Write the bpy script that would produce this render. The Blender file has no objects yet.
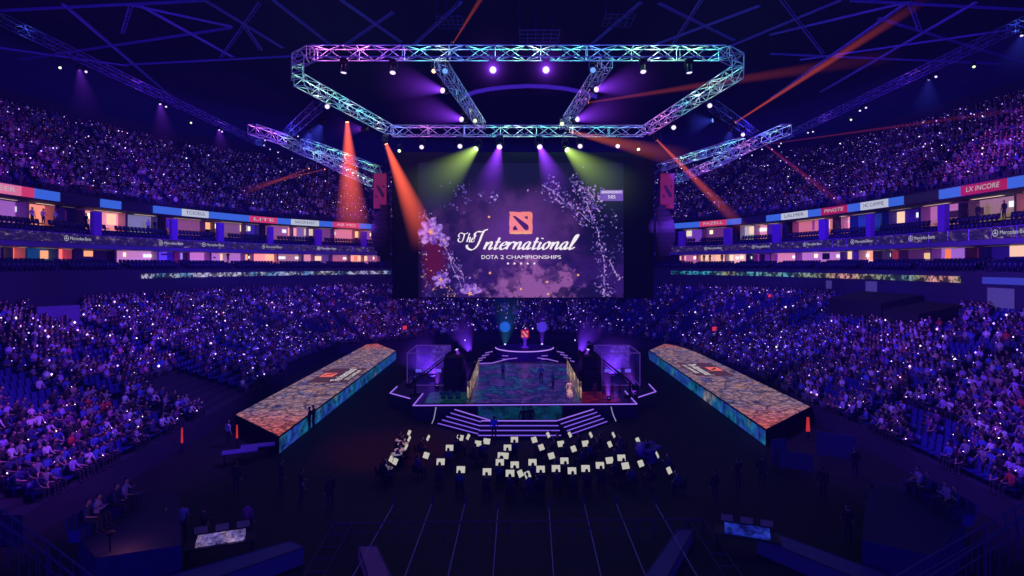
import bpy, bmesh, math, random
import numpy as np
from mathutils import Vector, Matrix, Euler
PI = math.pi
rnd = random.Random(11)
nrng = np.random.default_rng(5)
COL = bpy.context.scene.collection
SC = bpy.context.scene

# ------------------------------------------------------------------ camera
F, CX, CY, CZ = 560.0, 516.0, 265.0, 12.3
cam_d = bpy.data.cameras.new('camera'); cam = bpy.data.objects.new('camera', cam_d); COL.objects.link(cam)
cam.location = (0, 0, CZ); cam.rotation_euler = (PI/2, 0, 0)
cam_d.sensor_width = 36.0; cam_d.lens = 36.0*F/1024.0
cam_d.shift_x = -(CX-512)/1024.0; cam_d.shift_y = -(288-CY)/1024.0
cam_d.clip_start = 0.1; cam_d.clip_end = 400
SC.camera = cam
SC.view_settings.view_transform = 'Standard'
SC.view_settings.look = 'None'

def P(px, py, Y):            # point at depth Y seen at a photo position
    return Vector(((px-CX)*Y/F, Y, CZ-(py-CY)*Y/F))
def G(px, py, z=0.0):        # point at height z seen at a photo position
    Y = F*(CZ-z)/(py-CY)
    return Vector(((px-CX)*Y/F, Y, z))

# ------------------------------------------------------------------ materials
MATS = {}
def mat(name, base=(0.5,0.5,0.5), rough=0.6, metal=0.0, emis=None, es=0.0, sample=True, noise=0.25, nscale=3.0):
    if name in MATS: return MATS[name]
    m = bpy.data.materials.new(name); m.use_nodes = True
    nt = m.node_tree; b = nt.nodes['Principled BSDF']
    b.inputs['Roughness'].default_value = rough; b.inputs['Metallic'].default_value = metal
    b.inputs['Base Color'].default_value = (*base, 1)
    if noise:
        tc = nt.nodes.new('ShaderNodeTexCoord'); n = nt.nodes.new('ShaderNodeTexNoise')
        n.inputs['Scale'].default_value = nscale; n.inputs['Detail'].default_value = 3
        mr = nt.nodes.new('ShaderNodeMapRange'); mr.inputs['To Min'].default_value = 1-noise; mr.inputs['To Max'].default_value = 1+noise
        mx = nt.nodes.new('ShaderNodeMix'); mx.data_type = 'RGBA'; mx.blend_type = 'MULTIPLY'
        mx.inputs['Factor'].default_value = 1; mx.inputs['A'].default_value = (*base, 1)
        nt.links.new(tc.outputs['Object'], n.inputs['Vector']); nt.links.new(n.outputs['Fac'], mr.inputs['Value'])
        nt.links.new(mr.outputs['Result'], mx.inputs['B']); nt.links.new(mx.outputs['Result'], b.inputs['Base Color'])
    if emis:
        b.inputs['Emission Color'].default_value = (*emis, 1); b.inputs['Emission Strength'].default_value = es
    if not sample: m.cycles.emission_sampling = 'NONE'
    MATS[name] = m
    return m
def glow(name, c, s, sample=False):
    return mat(name, (0.02,0.02,0.02), 0.5, 0, c, s, sample, noise=0)
def rgb(r, g, b):
    f = lambda v: (v/255/12.92 if v/255 <= 0.04045 else ((v/255+0.055)/1.055)**2.4)
    return (f(r), f(g), f(b))

# ------------------------------------------------------------------ mesh builder
class MB:
    def __init__(s): s.v = []; s.f = []; s.m = []
    def add(s, vs, fs, mi=0):
        o = len(s.v); s.v += [tuple(v) for v in vs]; s.f += [tuple(i+o for i in f) for f in fs]; s.m += [mi]*len(fs); return s
    def box(s, c, d, rz=0, mi=0, R=None, taper=1.0):
        R = R or Matrix.Rotation(rz, 3, 'Z'); c = Vector(c); vs = []
        for z in (-1, 1):
            t = taper if z > 0 else 1
            for x, y in ((-1,-1),(1,-1),(1,1),(-1,1)):
                vs.append(c + R @ Vector((x*d[0]/2*t, y*d[1]/2*t, z*d[2]/2)))
        return s.add(vs, [(3,2,1,0),(4,5,6,7),(0,1,5,4),(1,2,6,5),(2,3,7,6),(3,0,4,7)], mi)
    def hexa(s, lo, hi, mi=0):     # four bottom points, four top points
        return s.add(list(lo)+list(hi), [(3,2,1,0),(4,5,6,7),(0,1,5,4),(1,2,6,5),(2,3,7,6),(3,0,4,7)], mi)
    def quad(s, a, b, c, d, mi=0): return s.add([a,b,c,d], [(0,1,2,3)], mi)
    def tube(s, p, q, r, n=6, r2=None, mi=0, cap=True):
        p, q = Vector(p), Vector(q); d = (q-p)
        if d.length < 1e-6: return s
        R = d.to_track_quat('Z', 'Y').to_matrix(); r2 = r if r2 is None else r2; vs = []
        for k, (c, rr) in enumerate(((p, r), (q, r2))):
            for i in range(n):
                a = 2*PI*i/n; vs.append(c + R @ Vector((math.cos(a)*rr, math.sin(a)*rr, 0)))
        fs = [(i, (i+1) % n, n+(i+1) % n, n+i) for i in range(n)]
        if cap: fs += [tuple(range(n-1, -1, -1)), tuple(range(n, 2*n))]
        return s.add(vs, fs, mi)
    def path(s, pts, r, n=6, mi=0):
        for a, b in zip(pts, pts[1:]): s.tube(a, b, r, n, mi=mi)
        return s
    def lathe(s, prof, n=16, M=None, mi=0):      # prof [(r,z)]
        M = M or Matrix.Identity(4); vs = []; fs = []
        for r, z in prof:
            for i in range(n):
                a = 2*PI*i/n; vs.append(M @ Vector((r*math.cos(a), r*math.sin(a), z)))
        for k in range(len(prof)-1):
            for i in range(n):
                fs.append((k*n+i, k*n+(i+1) % n, (k+1)*n+(i+1) % n, (k+1)*n+i))
        if prof[0][0] > 1e-4: fs.append(tuple(range(n-1, -1, -1)))
        if prof[-1][0] > 1e-4: fs.append(tuple(range((len(prof)-1)*n, len(prof)*n)))
        return s.add(vs, fs, mi)
    def ball(s, c, r, nu=10, nv=6, mi=0):
        c = Vector(c); r = (r,)*3 if not hasattr(r, '__len__') else r
        prof = [(max(1e-5, math.sin(PI*k/nv)), -math.cos(PI*k/nv)) for k in range(nv+1)]
        M = Matrix.Translation(c) @ Matrix.Diagonal((r[0], r[1], r[2], 1))
        return s.lathe(prof, nu, M, mi)
    def prism(s, pts, z0, z1, mi=0):             # plan polygon (ccw) extruded
        n = len(pts); vs = [(p[0], p[1], z0) for p in pts] + [(p[0], p[1], z1) for p in pts]
        fs = [tuple(range(n-1, -1, -1)), tuple(range(n, 2*n))] + [(i, (i+1) % n, n+(i+1) % n, n+i) for i in range(n)]
        return s.add(vs, fs, mi)
    def mesh(s, name, mats, smooth=False):
        me = bpy.data.meshes.new(name); me.from_pydata(s.v, [], s.f)
        for m in (mats if isinstance(mats, (list, tuple)) else [mats]): me.materials.append(m)
        if any(s.m): me.polygons.foreach_set('material_index', s.m)
        if smooth: me.polygons.foreach_set('use_smooth', [True]*len(s.f))
        me.update(); return me
    def build(s, name, mats, parent=None, smooth=False):
        o = bpy.data.objects.new(name, s.mesh(name, mats, smooth)); COL.objects.link(o)
        if parent is not None: o.parent = parent
        return o

LABELS = {}
def tag(o, label, cat, group=None, kind=None):
    o['label'] = label; o['category'] = cat
    if group: o['group'] = group
    if kind: o['kind'] = kind
    LABELS.setdefault(label, []).append(o.name)
    return o
def thing(name, label, cat, loc=(0,0,0), rz=0.0, group=None):
    o = bpy.data.objects.new(name, None); COL.objects.link(o); o.empty_display_size = 0.2
    o.location = loc; o.rotation_euler = (0, 0, rz)
    return tag(o, label, cat, group)
def struct(o): o['kind'] = 'structure'; return o
KIDS = {}
def dup(root, loc, rz=0.0, label=None, group=None, rot=None):
    r = root.copy(); COL.objects.link(r); r.location = loc
    r.rotation_euler = rot if rot is not None else (0, 0, rz)
    if label: r['label'] = label; LABELS.setdefault(label, []).append(r.name)
    if group: r['group'] = group
    for ch in list(root.children):
        c = ch.copy(); COL.objects.link(c); c.parent = r
        for g in ch.children:
            d = g.copy(); COL.objects.link(d); d.parent = c
    return r
ORDS = 'first second third fourth fifth sixth seventh eighth ninth tenth eleventh twelfth thirteenth fourteenth fifteenth sixteenth seventeenth eighteenth nineteenth twentieth'.split()
def nth(i):
    if i < 20: return ORDS[i]
    n = i+1
    return '%d%s' % (n, 'th' if 10 <= n % 100 <= 20 else {1:'st',2:'nd',3:'rd'}.get(n % 10, 'th'))

def text_mesh(txt, size, M, name='lettering', mats=None, parent=None, width=None, shear=0.0):
    cu = bpy.data.curves.new('t', 'FONT'); cu.body = txt; cu.size = size; cu.align_x = 'CENTER'; cu.align_y = 'CENTER'; cu.shear = shear
    cu.fill_mode = 'FRONT'; cu.resolution_u = 3
    o = bpy.data.objects.new('t', cu); COL.objects.link(o)
    dg = bpy.context.evaluated_depsgraph_get(); me = bpy.data.meshes.new_from_object(o.evaluated_get(dg))
    bpy.data.objects.remove(o); bpy.data.curves.remove(cu)
    if width and len(me.vertices):
        xs = [v.co.x for v in me.vertices]; w = max(xs)-min(xs)
        me.transform(Matrix.Diagonal((width/w, 1, 1, 1)))
    me.transform(M); me.name = name
    me.materials.clear(); me.materials.append(mats)
    r = bpy.data.objects.new(name, me); COL.objects.link(r)
    if parent is not None: r.parent = parent
    return r

# ------------------------------------------------------------------ bowl plan
CTRL = [(-38,-30),(-42,-8),(-43.5,8),(-44.5,28),(-45.5,49),(-45,65),(-38.5,83),(-31,93),(-21,103),(-8,109.5),(3,110.5),(14,108),(22,102.5),(29.5,95),(37,81),(40.5,62),(41,45),(41,28),(40,8),(38.5,-8),(35,-30)]
def catmull(pts, k):
    out = []
    for i in range(1, len(pts)-2):
        p0, p1, p2, p3 = [np.array(pts[j], float) for j in (i-1, i, i+1, i+2)]
        for t in np.linspace(0, 1, k, endpoint=False):
            out.append(0.5*((2*p1)+(-p0+p2)*t+(2*p0-5*p1+4*p2-p3)*t*t+(-p0+3*p1-3*p2+p3)*t**3))
    out.append(np.array(pts[-2], float))
    return np.array(out)
_c = catmull(CTRL, 30)
for _ in range(60): _c[1:-1] = _c[1:-1]*0.5 + (_c[:-2]+_c[2:])*0.25
_s = np.concatenate([[0], np.cumsum(np.linalg.norm(np.diff(_c, axis=0), axis=1))]); SLEN = _s[-1]
_t = np.gradient(_c, axis=0); _t /= np.linalg.norm(_t, axis=1)[:, None]; _n = np.stack([-_t[:, 1], _t[:, 0]], 1)
def BC(s):
    x = np.interp(s, _s, _c[:, 0]); y = np.interp(s, _s, _c[:, 1]); nx = np.interp(s, _s, _n[:, 0]); ny = np.interp(s, _s, _n[:, 1])
    return x, y, nx, ny
def B(s, d, z):      # d metres inwards of the balcony front
    x, y, nx, ny = BC(s); return Vector((float(x-nx*d), float(y-ny*d), z))
def s_px(px, side, d=0.0):
    ss = np.linspace(0, SLEN, 6000); x, y, nx, ny = BC(ss); X = x-nx*d; Y = y-ny*d
    ok = (Y > 14) & ((X < -1) if side < 0 else (X > 1))
    pp = np.where(ok, CX+F*X/np.maximum(Y, 1), 1e9)
    return float(ss[np.argmin(np.abs(pp-px))])
S_L0, S_R0 = s_px(-60, -1), s_px(1090, 1)
def s_y(y, side):
    ss = np.linspace(0, SLEN, 6000); X, Y, _, _ = BC(ss); ok = (X < 0) if side < 0 else (X > 0)
    return float(ss[np.argmin(np.where(ok, np.abs(Y-y), 1e9))])
S_FAR = float(_s[np.argmax(_c[:, 1])])
S_RY = float(np.interp(0, [0, 1], [s_y(84, 1), 0]))
KS = [s_y(40, -1), s_y(58, -1), s_y(72, -1), s_y(84, -1), s_y(97, -1), S_FAR, s_y(98, 1), s_y(84, 1), s_y(70, 1), s_y(50, 1), s_y(38, 1)]
KV = [1, .97, .83, .66, .84, .95, .8, .64, .7, .76, .78]
def kd(s):            # the stand beside the right long box is shallower
    return np.interp(s, KS, KV)
def dl(s, d): return np.where(np.asarray(d) > 1.3, 1.25+(np.asarray(d)-1.25)*kd(s), d)
def sweep(mb, prof, s0, s1, n, mi=0, close=False, low=False):     # prof [(d,z)] swept along the bowl
    ss = np.linspace(s0, s1, n); vs = []; m = len(prof)
    for s in ss:
        for d, z in prof: vs.append(B(s, float(dl(s, d)) if low else d, z))
    fs = []
    for i in range(n-1):
        for k in range(m if close else m-1):
            k2 = (k+1) % m; fs.append((i*m+k, (i+1)*m+k, (i+1)*m+k2, i*m+k2))
    if close: fs += [tuple(range(m)), tuple(range((n-1)*m, n*m))[::-1]]
    return mb.add(vs, fs, mi)
# ================================================================== SETTING
m_floor = mat('floor_dark', rgb(5,6,16), 0.75, noise=0.4, nscale=0.6)
m_conc = mat('terrace_concrete', rgb(30,30,52), 0.85, noise=0.3, nscale=0.8)
m_wall = mat('wall_paint', rgb(34,36,60), 0.8, noise=0.25, nscale=0.5)
m_ceil = mat('roof_dark', rgb(20,20,34), 0.9, noise=0.3, nscale=0.2)
m_slab = mat('slab_edge', rgb(86,84,130), 0.5, noise=0.15)
m_black = mat('black_matt', (0.006,0.006,0.009), 0.8, noise=0.2)
m_dark = mat('dark_metal', (0.02,0.02,0.025), 0.45, 0.6, noise=0.2)
m_steel = mat('steel', (0.5,0.5,0.55), 0.4, 0.35, noise=0.15)

fl = MB().prism([(-60,-6),(60,-6),(60,125),(-60,125)], -0.3, 0.0).build('floor', m_floor); struct(fl)
cl = MB(); cl.prism([(-85,-30),(85,-30),(85,150),(-85,150)], 40.0, 40.4)
struct(cl.build('ceiling', m_ceil))
wl = MB(); wl.prism([(-86,-30),(-85.4,-30),(-85.4,150),(-86,150)], 0, 40); struct(wl.build('wall_left', m_ceil))
wl = MB(); wl.prism([(85.4,-30),(86,-30),(86,150),(85.4,150)], 0, 40); struct(wl.build('wall_right', m_ceil))
wl = MB(); wl.prism([(-86,150),(86,150),(86,150.6),(-86,150.6)], 0, 40); struct(wl.build('wall_far', m_ceil))

# seating terraces -------------------------------------------------
LOW_D0, LOW_TR, LOW_Z0, LOW_RI, LOW_N = 22.6, 0.85, 1.3, 0.275, 25
UP_D0, UP_TR, UP_Z0, UP_RI, UP_N = -1.6, 0.85, 20.0, 0.56, 22
SLS, SRS = s_y(23.6, -1), s_y(24.5, 1)
def step_prof(d0, tr, z0, ri, n, zb):
    pr = [(d0, zb)]
    for i in range(n):
        pr += [(d0-tr*i, z0+ri*i), (d0-tr*(i+1), z0+ri*i)]
    return pr
lw = MB(); pr = step_prof(LOW_D0, LOW_TR, LOW_Z0, LOW_RI, LOW_N, 0.0); sweep(lw, pr, SLS, SRS, 170, low=True)
for s in (SLS, SRS):
    lw.add([B(s, float(dl(s, d)), z) for d, z in pr] + [B(s, pr[-1][0], 0.0)], [tuple(range(len(pr)+1))])
o = lw.build('lower_terrace', m_conc); struct(o)
up = MB(); pr = step_prof(UP_D0, UP_TR, UP_Z0, UP_RI, UP_N, 19.7); pr += [(pr[-1][0], 34.5)]
sweep(up, pr, s_y(2, -1), s_y(2, 1), 200); o = up.build('upper_terrace', m_conc); struct(o)
# wall between the lower stand and the balconies
w2 = MB(); sweep(w2, [(1.2, 7.0), (1.2, 10.6)], s_y(5, -1), s_y(5, 1), 180); o = w2.build('wall_bowl', m_wall); struct(o)
# balcony slabs
sl = MB(); sweep(sl, [(1.25, 10.5), (1.25, 11.75), (0.9, 11.75), (-7.6, 11.9), (-7.6, 10.5)], s_y(4, -1), s_y(4, 1), 180, close=True); struct(sl.build('trim_1', m_wall))
sl = MB(); sweep(sl, [(0.2, 14.05), (0.2, 14.5), (0.0, 14.6), (-7.6, 14.6), (-7.6, 14.05)], s_y(4, -1), s_y(4, 1), 180, close=True); struct(sl.build('trim_2', m_slab))
sl = MB(); sweep(sl, [(0.1, 18.55), (0.1, 19.6), (-1.6, 19.9), (-7.6, 19.9), (-7.6, 18.55)], s_y(4, -1), s_y(4, 1), 180, close=True); struct(sl.build('trim_3', m_wall))
bw = MB(); sweep(bw, [(-7.5, 10.5), (-7.5, 19.9)], s_y(4, -1), s_y(4, 1), 180); struct(bw.build('wall_back', m_wall))

# ------------------------------------------------------------------ roof steel
m_roof = mat('roof_steel', rgb(92,92,170), 0.6, 0.0, noise=0.2)
def beam(px1, py1, px2, py2, z, w, label, name='roof_beam', grp=None):
    mk = lambda px, py: P(px, py, F*(z-CZ)/(CY-py))
    a, b = mk(px1, py1), mk(px2, py2); mb = MB()
    d = (b-a).normalized(); side = d.cross(Vector((0,0,1))).normalized()
    mb.tube(a, b, w/2, 6); mb.tube(a+side*.24, b+side*.24, w/4, 6)
    for i in range(9): p = a.lerp(b, i/8); mb.tube(p, p+side*.24, w/6, 4)
    o = mb.build(name, m_roof); tag(o, label, 'roof beam', grp); return o
RB = [(0,11,205,1,'crossing the top corner above the left stand'),(62,4,170,96,'slanting down over the left stand'),(140,6,232,57,'running toward the truss ring from the upper left'),
      (205,1,282,48,'slanting past the left end of the truss ring'),(125,65,300,56,'level, meeting the left end of the truss ring'),(129,5,121,33,'short upright strut at upper left'),(258,3,220,57,'leaning left over the left side truss'),
      (272,0,330,45,'crossing behind the left of the truss ring'),(340,0,400,42,'behind the truss ring, left part'),(392,12,345,44,'leaning against its crossing neighbour behind the ring'),
      (700,0,672,44,'behind the truss ring, right part'),(735,40,660,3,'leaning right behind the truss ring'),(840,0,720,50,'slanting from the right end of the truss ring'),(780,0,822,54,'crossing steeply right of the truss ring'),
      (770,54,1000,64,'level, running right from the truss ring'),(850,1,1024,10,'crossing the top corner above the right stand'),(908,2,918,30,'short upright strut at upper right'),(975,2,820,92,'slanting down over the right stand'),(905,3,770,98,'long slanting one right of the truss ring'),(770,35,905,3,'shallow one rising to the upper right'),(130,5,232,27,'shallow one at the upper left'),(262,50,245,25,'short one just left of the truss ring'),(0,48,128,66,'faint one low over the left stand'),(20,60,232,28,'long shallow one over the left stand'),(415,45,462,2,'first of three fanning behind the near truss'),(640,2,590,45,'second of three fanning behind the near truss'),(655,45,760,6,'third of three fanning behind the near truss'),(800,60,1010,30,'long shallow one over the right stand'),(1024,62,880,18,'low one at the right photo edge')]
for x1, y1, x2, y2, t in RB: beam(x1, y1, x2, y2, 33.5, 0.15, 'dim blue steel roof truss beam, '+t, grp='roof truss beams')

# ------------------------------------------------------------------ balcony boxes
m_suiteseat = mat('suite_seat', rgb(30,30,70), 0.7)
def wallm(c): return mat('suite_wall_%.2f_%.2f_%.2f' % c, c, 0.8, noise=0.12, nscale=1.5)
def lampm(c, s): return glow('suite_lamp_%.2f_%.2f_%.2f_%.1f' % (*c, s), c, s, True)
m_tv = glow('tv_glow', (0.85,0.9,1.0), 1.1); m_lampw = glow('lamp_glow', (1,0.75,0.45), 1.6)
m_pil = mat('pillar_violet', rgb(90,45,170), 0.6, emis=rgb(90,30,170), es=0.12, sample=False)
def offs(px, side, d):     # bowl parameter whose point at depth d shows at px
    return s_px(px, side, d)
def box_suite(side, px0, px1, wc, br, zf, zc, feats, label, depth=3.6, lc=(1,0.68,0.45)):
    a, b = (s_px(px0, side), s_px(px1, side)); a, b = min(a, b)+0.08, max(a, b)-0.08
    t = thing('balcony_box', label, 'balcony box', B((a+b)/2, 0, zf), 0, 'balcony boxes'); M = Matrix.Translation(-t.location)
    def L(s, d, z): return B(s, d, z) - t.location
    n = max(2, int((b-a)/3)+1)
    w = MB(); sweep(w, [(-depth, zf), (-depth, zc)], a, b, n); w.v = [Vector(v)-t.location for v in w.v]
    w.build('back_wall', mat('glowing_lounge_wall_%.2f_%.2f_%.2f' % wc, wc, 0.8, emis=tuple(c**1.7 for c in wc), es=.62*br/1.25, sample=False, noise=0.2), t)  # wall emission paints in the room light of the lounge
    for s in (a, b):
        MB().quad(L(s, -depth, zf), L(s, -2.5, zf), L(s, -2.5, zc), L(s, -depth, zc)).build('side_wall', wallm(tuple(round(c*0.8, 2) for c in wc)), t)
    lm = MB(); sweep(lm, [(-2.4, zc-0.03), (-2.0, zc-0.03)], a+(b-a)*0.15, b-(b-a)*0.15, n); lm.v = [Vector(v)-t.location for v in lm.v]
    lm.build('ceiling_light', lampm(lc, br*.5), t)
    for ft in feats:
        k, p0, p1, c, h0, h1 = ft      # panel kind, px range, colour, height fractions
        s0, s1 = s_px(p0, side, -depth), s_px(p1, side, -depth); s0, s1 = min(s0, s1), max(s0, s1)
        zv = zf+(.8 if zf > 15 else .45); z0, z1 = zv+(zc-zv)*h0, zv+(zc-zv)*h1
        mm = m_tv if k == 'screen' else m_lampw if k == 'wall_lamp' else glow('panel_glow_%.2f_%.2f_%.2f' % c, c, 1.05) if k == 'lit_panel' else wallm(c)
        q = [L(s0, -depth+0.12, z0), L(s1, -depth+0.12, z0), L(s1, -depth+0.12, z1), L(s0, -depth+0.12, z1)]
        q2 = [L(s0, -depth+0.02, z0), L(s1, -depth+0.02, z0), L(s1, -depth+0.02, z1), L(s0, -depth+0.02, z1)]
        MB().hexa(q2, q).build(k, mm, t)
    return t
def sc(a, b): return ('screen', a, b, None, .3, .68)
def lp(a, b): return ('wall_lamp', a, b, None, .35, .8)
def pn(a, b, c, h0=.02, h1=.95): return ('wall_panel', a, b, c, h0, h1)
def gp(a, b, c, h0=.1, h1=.9): return ('lit_panel', a, b, c, h0, h1)
UZF, UZC, LZF, LZC = 16.3, 18.5, 12.5, 14.02
PEACH = (1,.62,.42); TAN = (.85,.6,.4)
UL = [(-45,53,(.55,.32,.5),1.6,[sc(15,26),pn(45,50,TAN)],'mauve lounge with a white wall screen'),(54,79,(.95,.5,.28),2.2,[pn(64,72,(.25,.15,.15),0,.8)],'orange lounge with a brown door'),
      (79,97,(.06,.05,.12),.3,[lp(87,89)],'unlit lounge'),(105,143,(.95,.5,.4),2.0,[gp(106,115,PEACH,.0,.9)],'peach lounge with a bright end panel'),
      (144,173,(.3,.32,.3),2.4,[pn(160,172,(.3,.2,.45))],'grey green lounge under white ceiling light'),(180,219,(.4,.22,.15),1.5,[gp(203,213,(1,.45,.2),.2,.9),lp(214,218)],'brown lounge with an orange panel'),
      (227,257,(.4,.25,.2),1.4,[gp(240,246,(1,.85,.5),.2,.9),gp(247.5,250,(1,.9,.6),.3,.8)],'brown lounge with bright yellow windows'),(257,270,(.15,.12,.3),.8,[],'dim violet lounge'),
      (275,301,(.5,.25,.28),1.6,[sc(282,286),gp(288,296,(.9,.35,.35),.0,.9)],'rosy lounge with a red round panel'),(301,317,(.4,.3,.35),1.6,[gp(304,314,(.7,.5,.45))],'dusty pink lounge'),
      (323,342,(.35,.2,.25),1.2,[sc(332,335)],'plum lounge with one bright screen'),(342,363,(.8,.4,.35),1.8,[gp(353,360,(1,.6,.2))],'coral lounge with a yellow panel'),(368,386,(.5,.25,.4),1.4,[lp(370,372)],'pink lounge beside the hanging loudspeaker')]
UR = [(675,693,(.4,.2,.5),1.2,[gp(684,692,(.8,.7,.5),.2,.9)],'violet lounge with a cream panel'),(693,722,(.35,.15,.2),1.3,[lp(710,713),pn(703,706,(.7,.35,.3))],'dark red lounge with one lamp'),
      (729,743,(.6,.6,.4),2.0,[],'cream lounge'),(743,755,(.8,.45,.35),2.0,[gp(750,754,PEACH)],'coral lounge with a bright end panel'),(755,769,(.4,.22,.55),1.4,[sc(760,767)],'violet lounge with a white screen'),
      (778,816,(.75,.35,.2),1.8,[gp(784,786,PEACH),pn(813,815,(.9,.5,.3))],'rust brown lounge'),(823,832,(1,.6,.4),2.4,[gp(824,830,PEACH)],'narrow bright peach lounge'),(832,863,(.05,.16,.28),.9,[gp(845,852,(.3,.7,.8),.55,.65)],'teal lounge'),
      (868,897,(.1,.06,.25),.5,[],'dark violet lounge'),(898,934,(.65,.36,.38),1.6,[gp(898,905,PEACH,.0,.9),sc(917,924)],'pink lounge with a peach corner and screen'),(942,986,(.35,.28,.15),2.6,[pn(950,984,(.12,.1,.06),0,.5)],'olive lounge under a bright ceiling'),
      (987,1075,(.8,.5,.25),2.2,[sc(1010,1030)],'ochre panelled lounge with a wide screen')]
LL = [(-40,14,(.8,.5,.35),1.8,[gp(-8,7,(1,.62,.32),0,1)],'sandy lounge at the photo edge'),(14,29,(.5,.35,.4),1.4,[pn(16,22,TAN)],'taupe lounge'),(30,39,(.06,.04,.15),.3,[],'dark narrow lounge'),(39,52,(1,.45,.25),2.2,[gp(40,50,(1,.4,.18),0,.8)],'bright orange lounge'),
      (52,81,(.03,.2,.25),1.2,[],'teal lounge'),(81,94,(1,.4,.25),2.2,[gp(83,92,(1,.4,.2),.3,.9)],'orange red lounge'),(95,133,(.05,.03,.08),.5,[lp(123,125)],'dark lounge speckled with lamps'),(134,173,(.75,.45,.55),1.8,[sc(143,151),pn(161,168,(.1,.08,.1),.6,.8)],'pink lounge with a white screen'),
      (173,188,(.3,.2,.8),1.2,[gp(180,186,(.3,.2,.9),.1,.9)],'blue violet lounge'),(188,202,(.3,.06,.12),.8,[],'dark red lounge'),(203,223,(.75,.4,.5),1.7,[gp(220,222,PEACH,0,.9),pn(213,215,(.2,.05,.1),.3,.5)],'rose lounge with a bright end strip'),
      (224,257,(.65,.38,.5),1.7,[sc(248,253),gp(244,247,(1,.4,.2),.1,.9)],'mauve lounge with an orange strip'),(264,287,(1,.5,.35),2.4,[gp(265,275,(1,.5,.3)),sc(277,285)],'orange lounge with a big white window'),(287,310,(.65,.4,.3),1.5,[sc(295,298)],'tan lounge with a small screen'),
      (311,322,(.85,.5,.4),1.9,[gp(312,321,PEACH,.1,.8)],'peach lounge'),(322,340,(.3,.2,.3),1.0,[],'dim plum lounge'),(340,358,(.65,.3,.3),1.6,[sc(343,346),gp(354,357,(.9,.2,.15))],'coral lounge with a small screen'),(358,371,(1,.6,.4),2.2,[gp(359,367,PEACH)],'bright peach lounge'),(371,387,(.6,.3,.4),1.4,[lp(373,374)],'rosy lounge beside the hanging loudspeaker')]
LR = [(673,688,(.75,.35,.4),1.5,[gp(680,686,(.9,.45,.45),.2,.9)],'rose lounge'),(688,715,(.9,.6,.4),2.2,[lp(694,696),gp(700,712,(1,.6,.35),.3,.9)],'bright amber lounge full of guests'),(715,735,(.9,.6,.45),2.2,[gp(716,724,(1,.5,.35)),gp(727,733,(1,.8,.55))],'cream lounge'),(735,741,(.08,.06,.08),.5,[sc(736,739)],'narrow dark lounge with white screen'),
      (741,748,(.7,.25,.3),1.6,[lp(740.5,743.5)],'red lounge with a round lamp'),(748,758,(.08,.04,.1),.6,[sc(748,753)],'dark lounge with a bright screen'),(758,781,(.85,.45,.42),1.8,[pn(759,778,(.9,.5,.45))],'salmon lounge'),(781,823,(.7,.4,.5),1.7,[sc(793,797),lp(815,818)],'mauve lounge with screen and lamp'),(823,840,(.15,.08,.3),.7,[pn(823,830,(.02,.02,.05),.1,.9),sc(837,840)],'dark violet lounge with a screen'),
      (840,854,(.95,.65,.45),2.4,[gp(841,852,(1,.65,.4),.1,1)],'cream lounge with a plain lit wall'),(854,871,(.15,.12,.12),1.0,[sc(863,869)],'grey lounge with a white screen'),(871,878,(1,.4,.2),2.0,[gp(871,877,(1,.35,.18),0,.9)],'narrow orange lounge'),(878,908,(.25,.12,.15),.9,[sc(891,898)],'maroon lounge with a white screen'),
      (908,940,(.55,.35,.55),1.6,[gp(925,937,(.85,.5,.25),0,.6)],'mauve lounge with a glowing tan arch'),(940,953,(.2,.06,.08),1.0,[gp(946,951,(1,.2,.05),0,.9)],'dark lounge with an orange red strip'),(953,1010,(.04,.04,.16),.6,[pn(974,977,(.15,.12,.4)),lp(987,988)],'navy unlit lounge'),(1011,1075,(.9,.55,.42),1.9,[gp(1011,1030,(.95,.55,.4),.1,1)],'pink lounge at the photo edge')]
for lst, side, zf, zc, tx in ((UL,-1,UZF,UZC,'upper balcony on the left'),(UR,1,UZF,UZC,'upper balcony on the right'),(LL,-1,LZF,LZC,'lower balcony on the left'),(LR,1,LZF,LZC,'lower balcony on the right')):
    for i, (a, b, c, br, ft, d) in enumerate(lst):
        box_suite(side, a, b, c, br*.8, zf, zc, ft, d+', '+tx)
# violet pillars between upper boxes
def pillar(side, a, b, i):
    s = (s_px(a, side)+s_px(b, side))/2; w = abs(s_px(a, side)-s_px(b, side)); p = B(s, -0.6, 0); x, y, nx, ny = BC(s)
    mb = MB(); mb.box((0,0,1.6), (0.5, max(.4, w), 4.0)); o = mb.build('pillar', m_pil); o.location = (p.x, p.y, 14.6-0.05); o.rotation_euler = (0, 0, math.atan2(ny, nx))
    tag(o, 'violet lit pillar, %s from the photo edge along the %s upper balcony' % (nth(i), 'left' if side < 0 else 'right'), 'pillar', 'violet balcony pillars'); o['kind'] = 'structure'
for i, (a, b) in enumerate(((97,105),(174,180),(220,226),(270,275),(317,323),(363,368))): pillar(-1, a, b, i)
for i, (a, b) in enumerate(((934,941),(863,868),(816,823),(770,777),(722,729),(677,683))): pillar(1, a, b, i)

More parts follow.
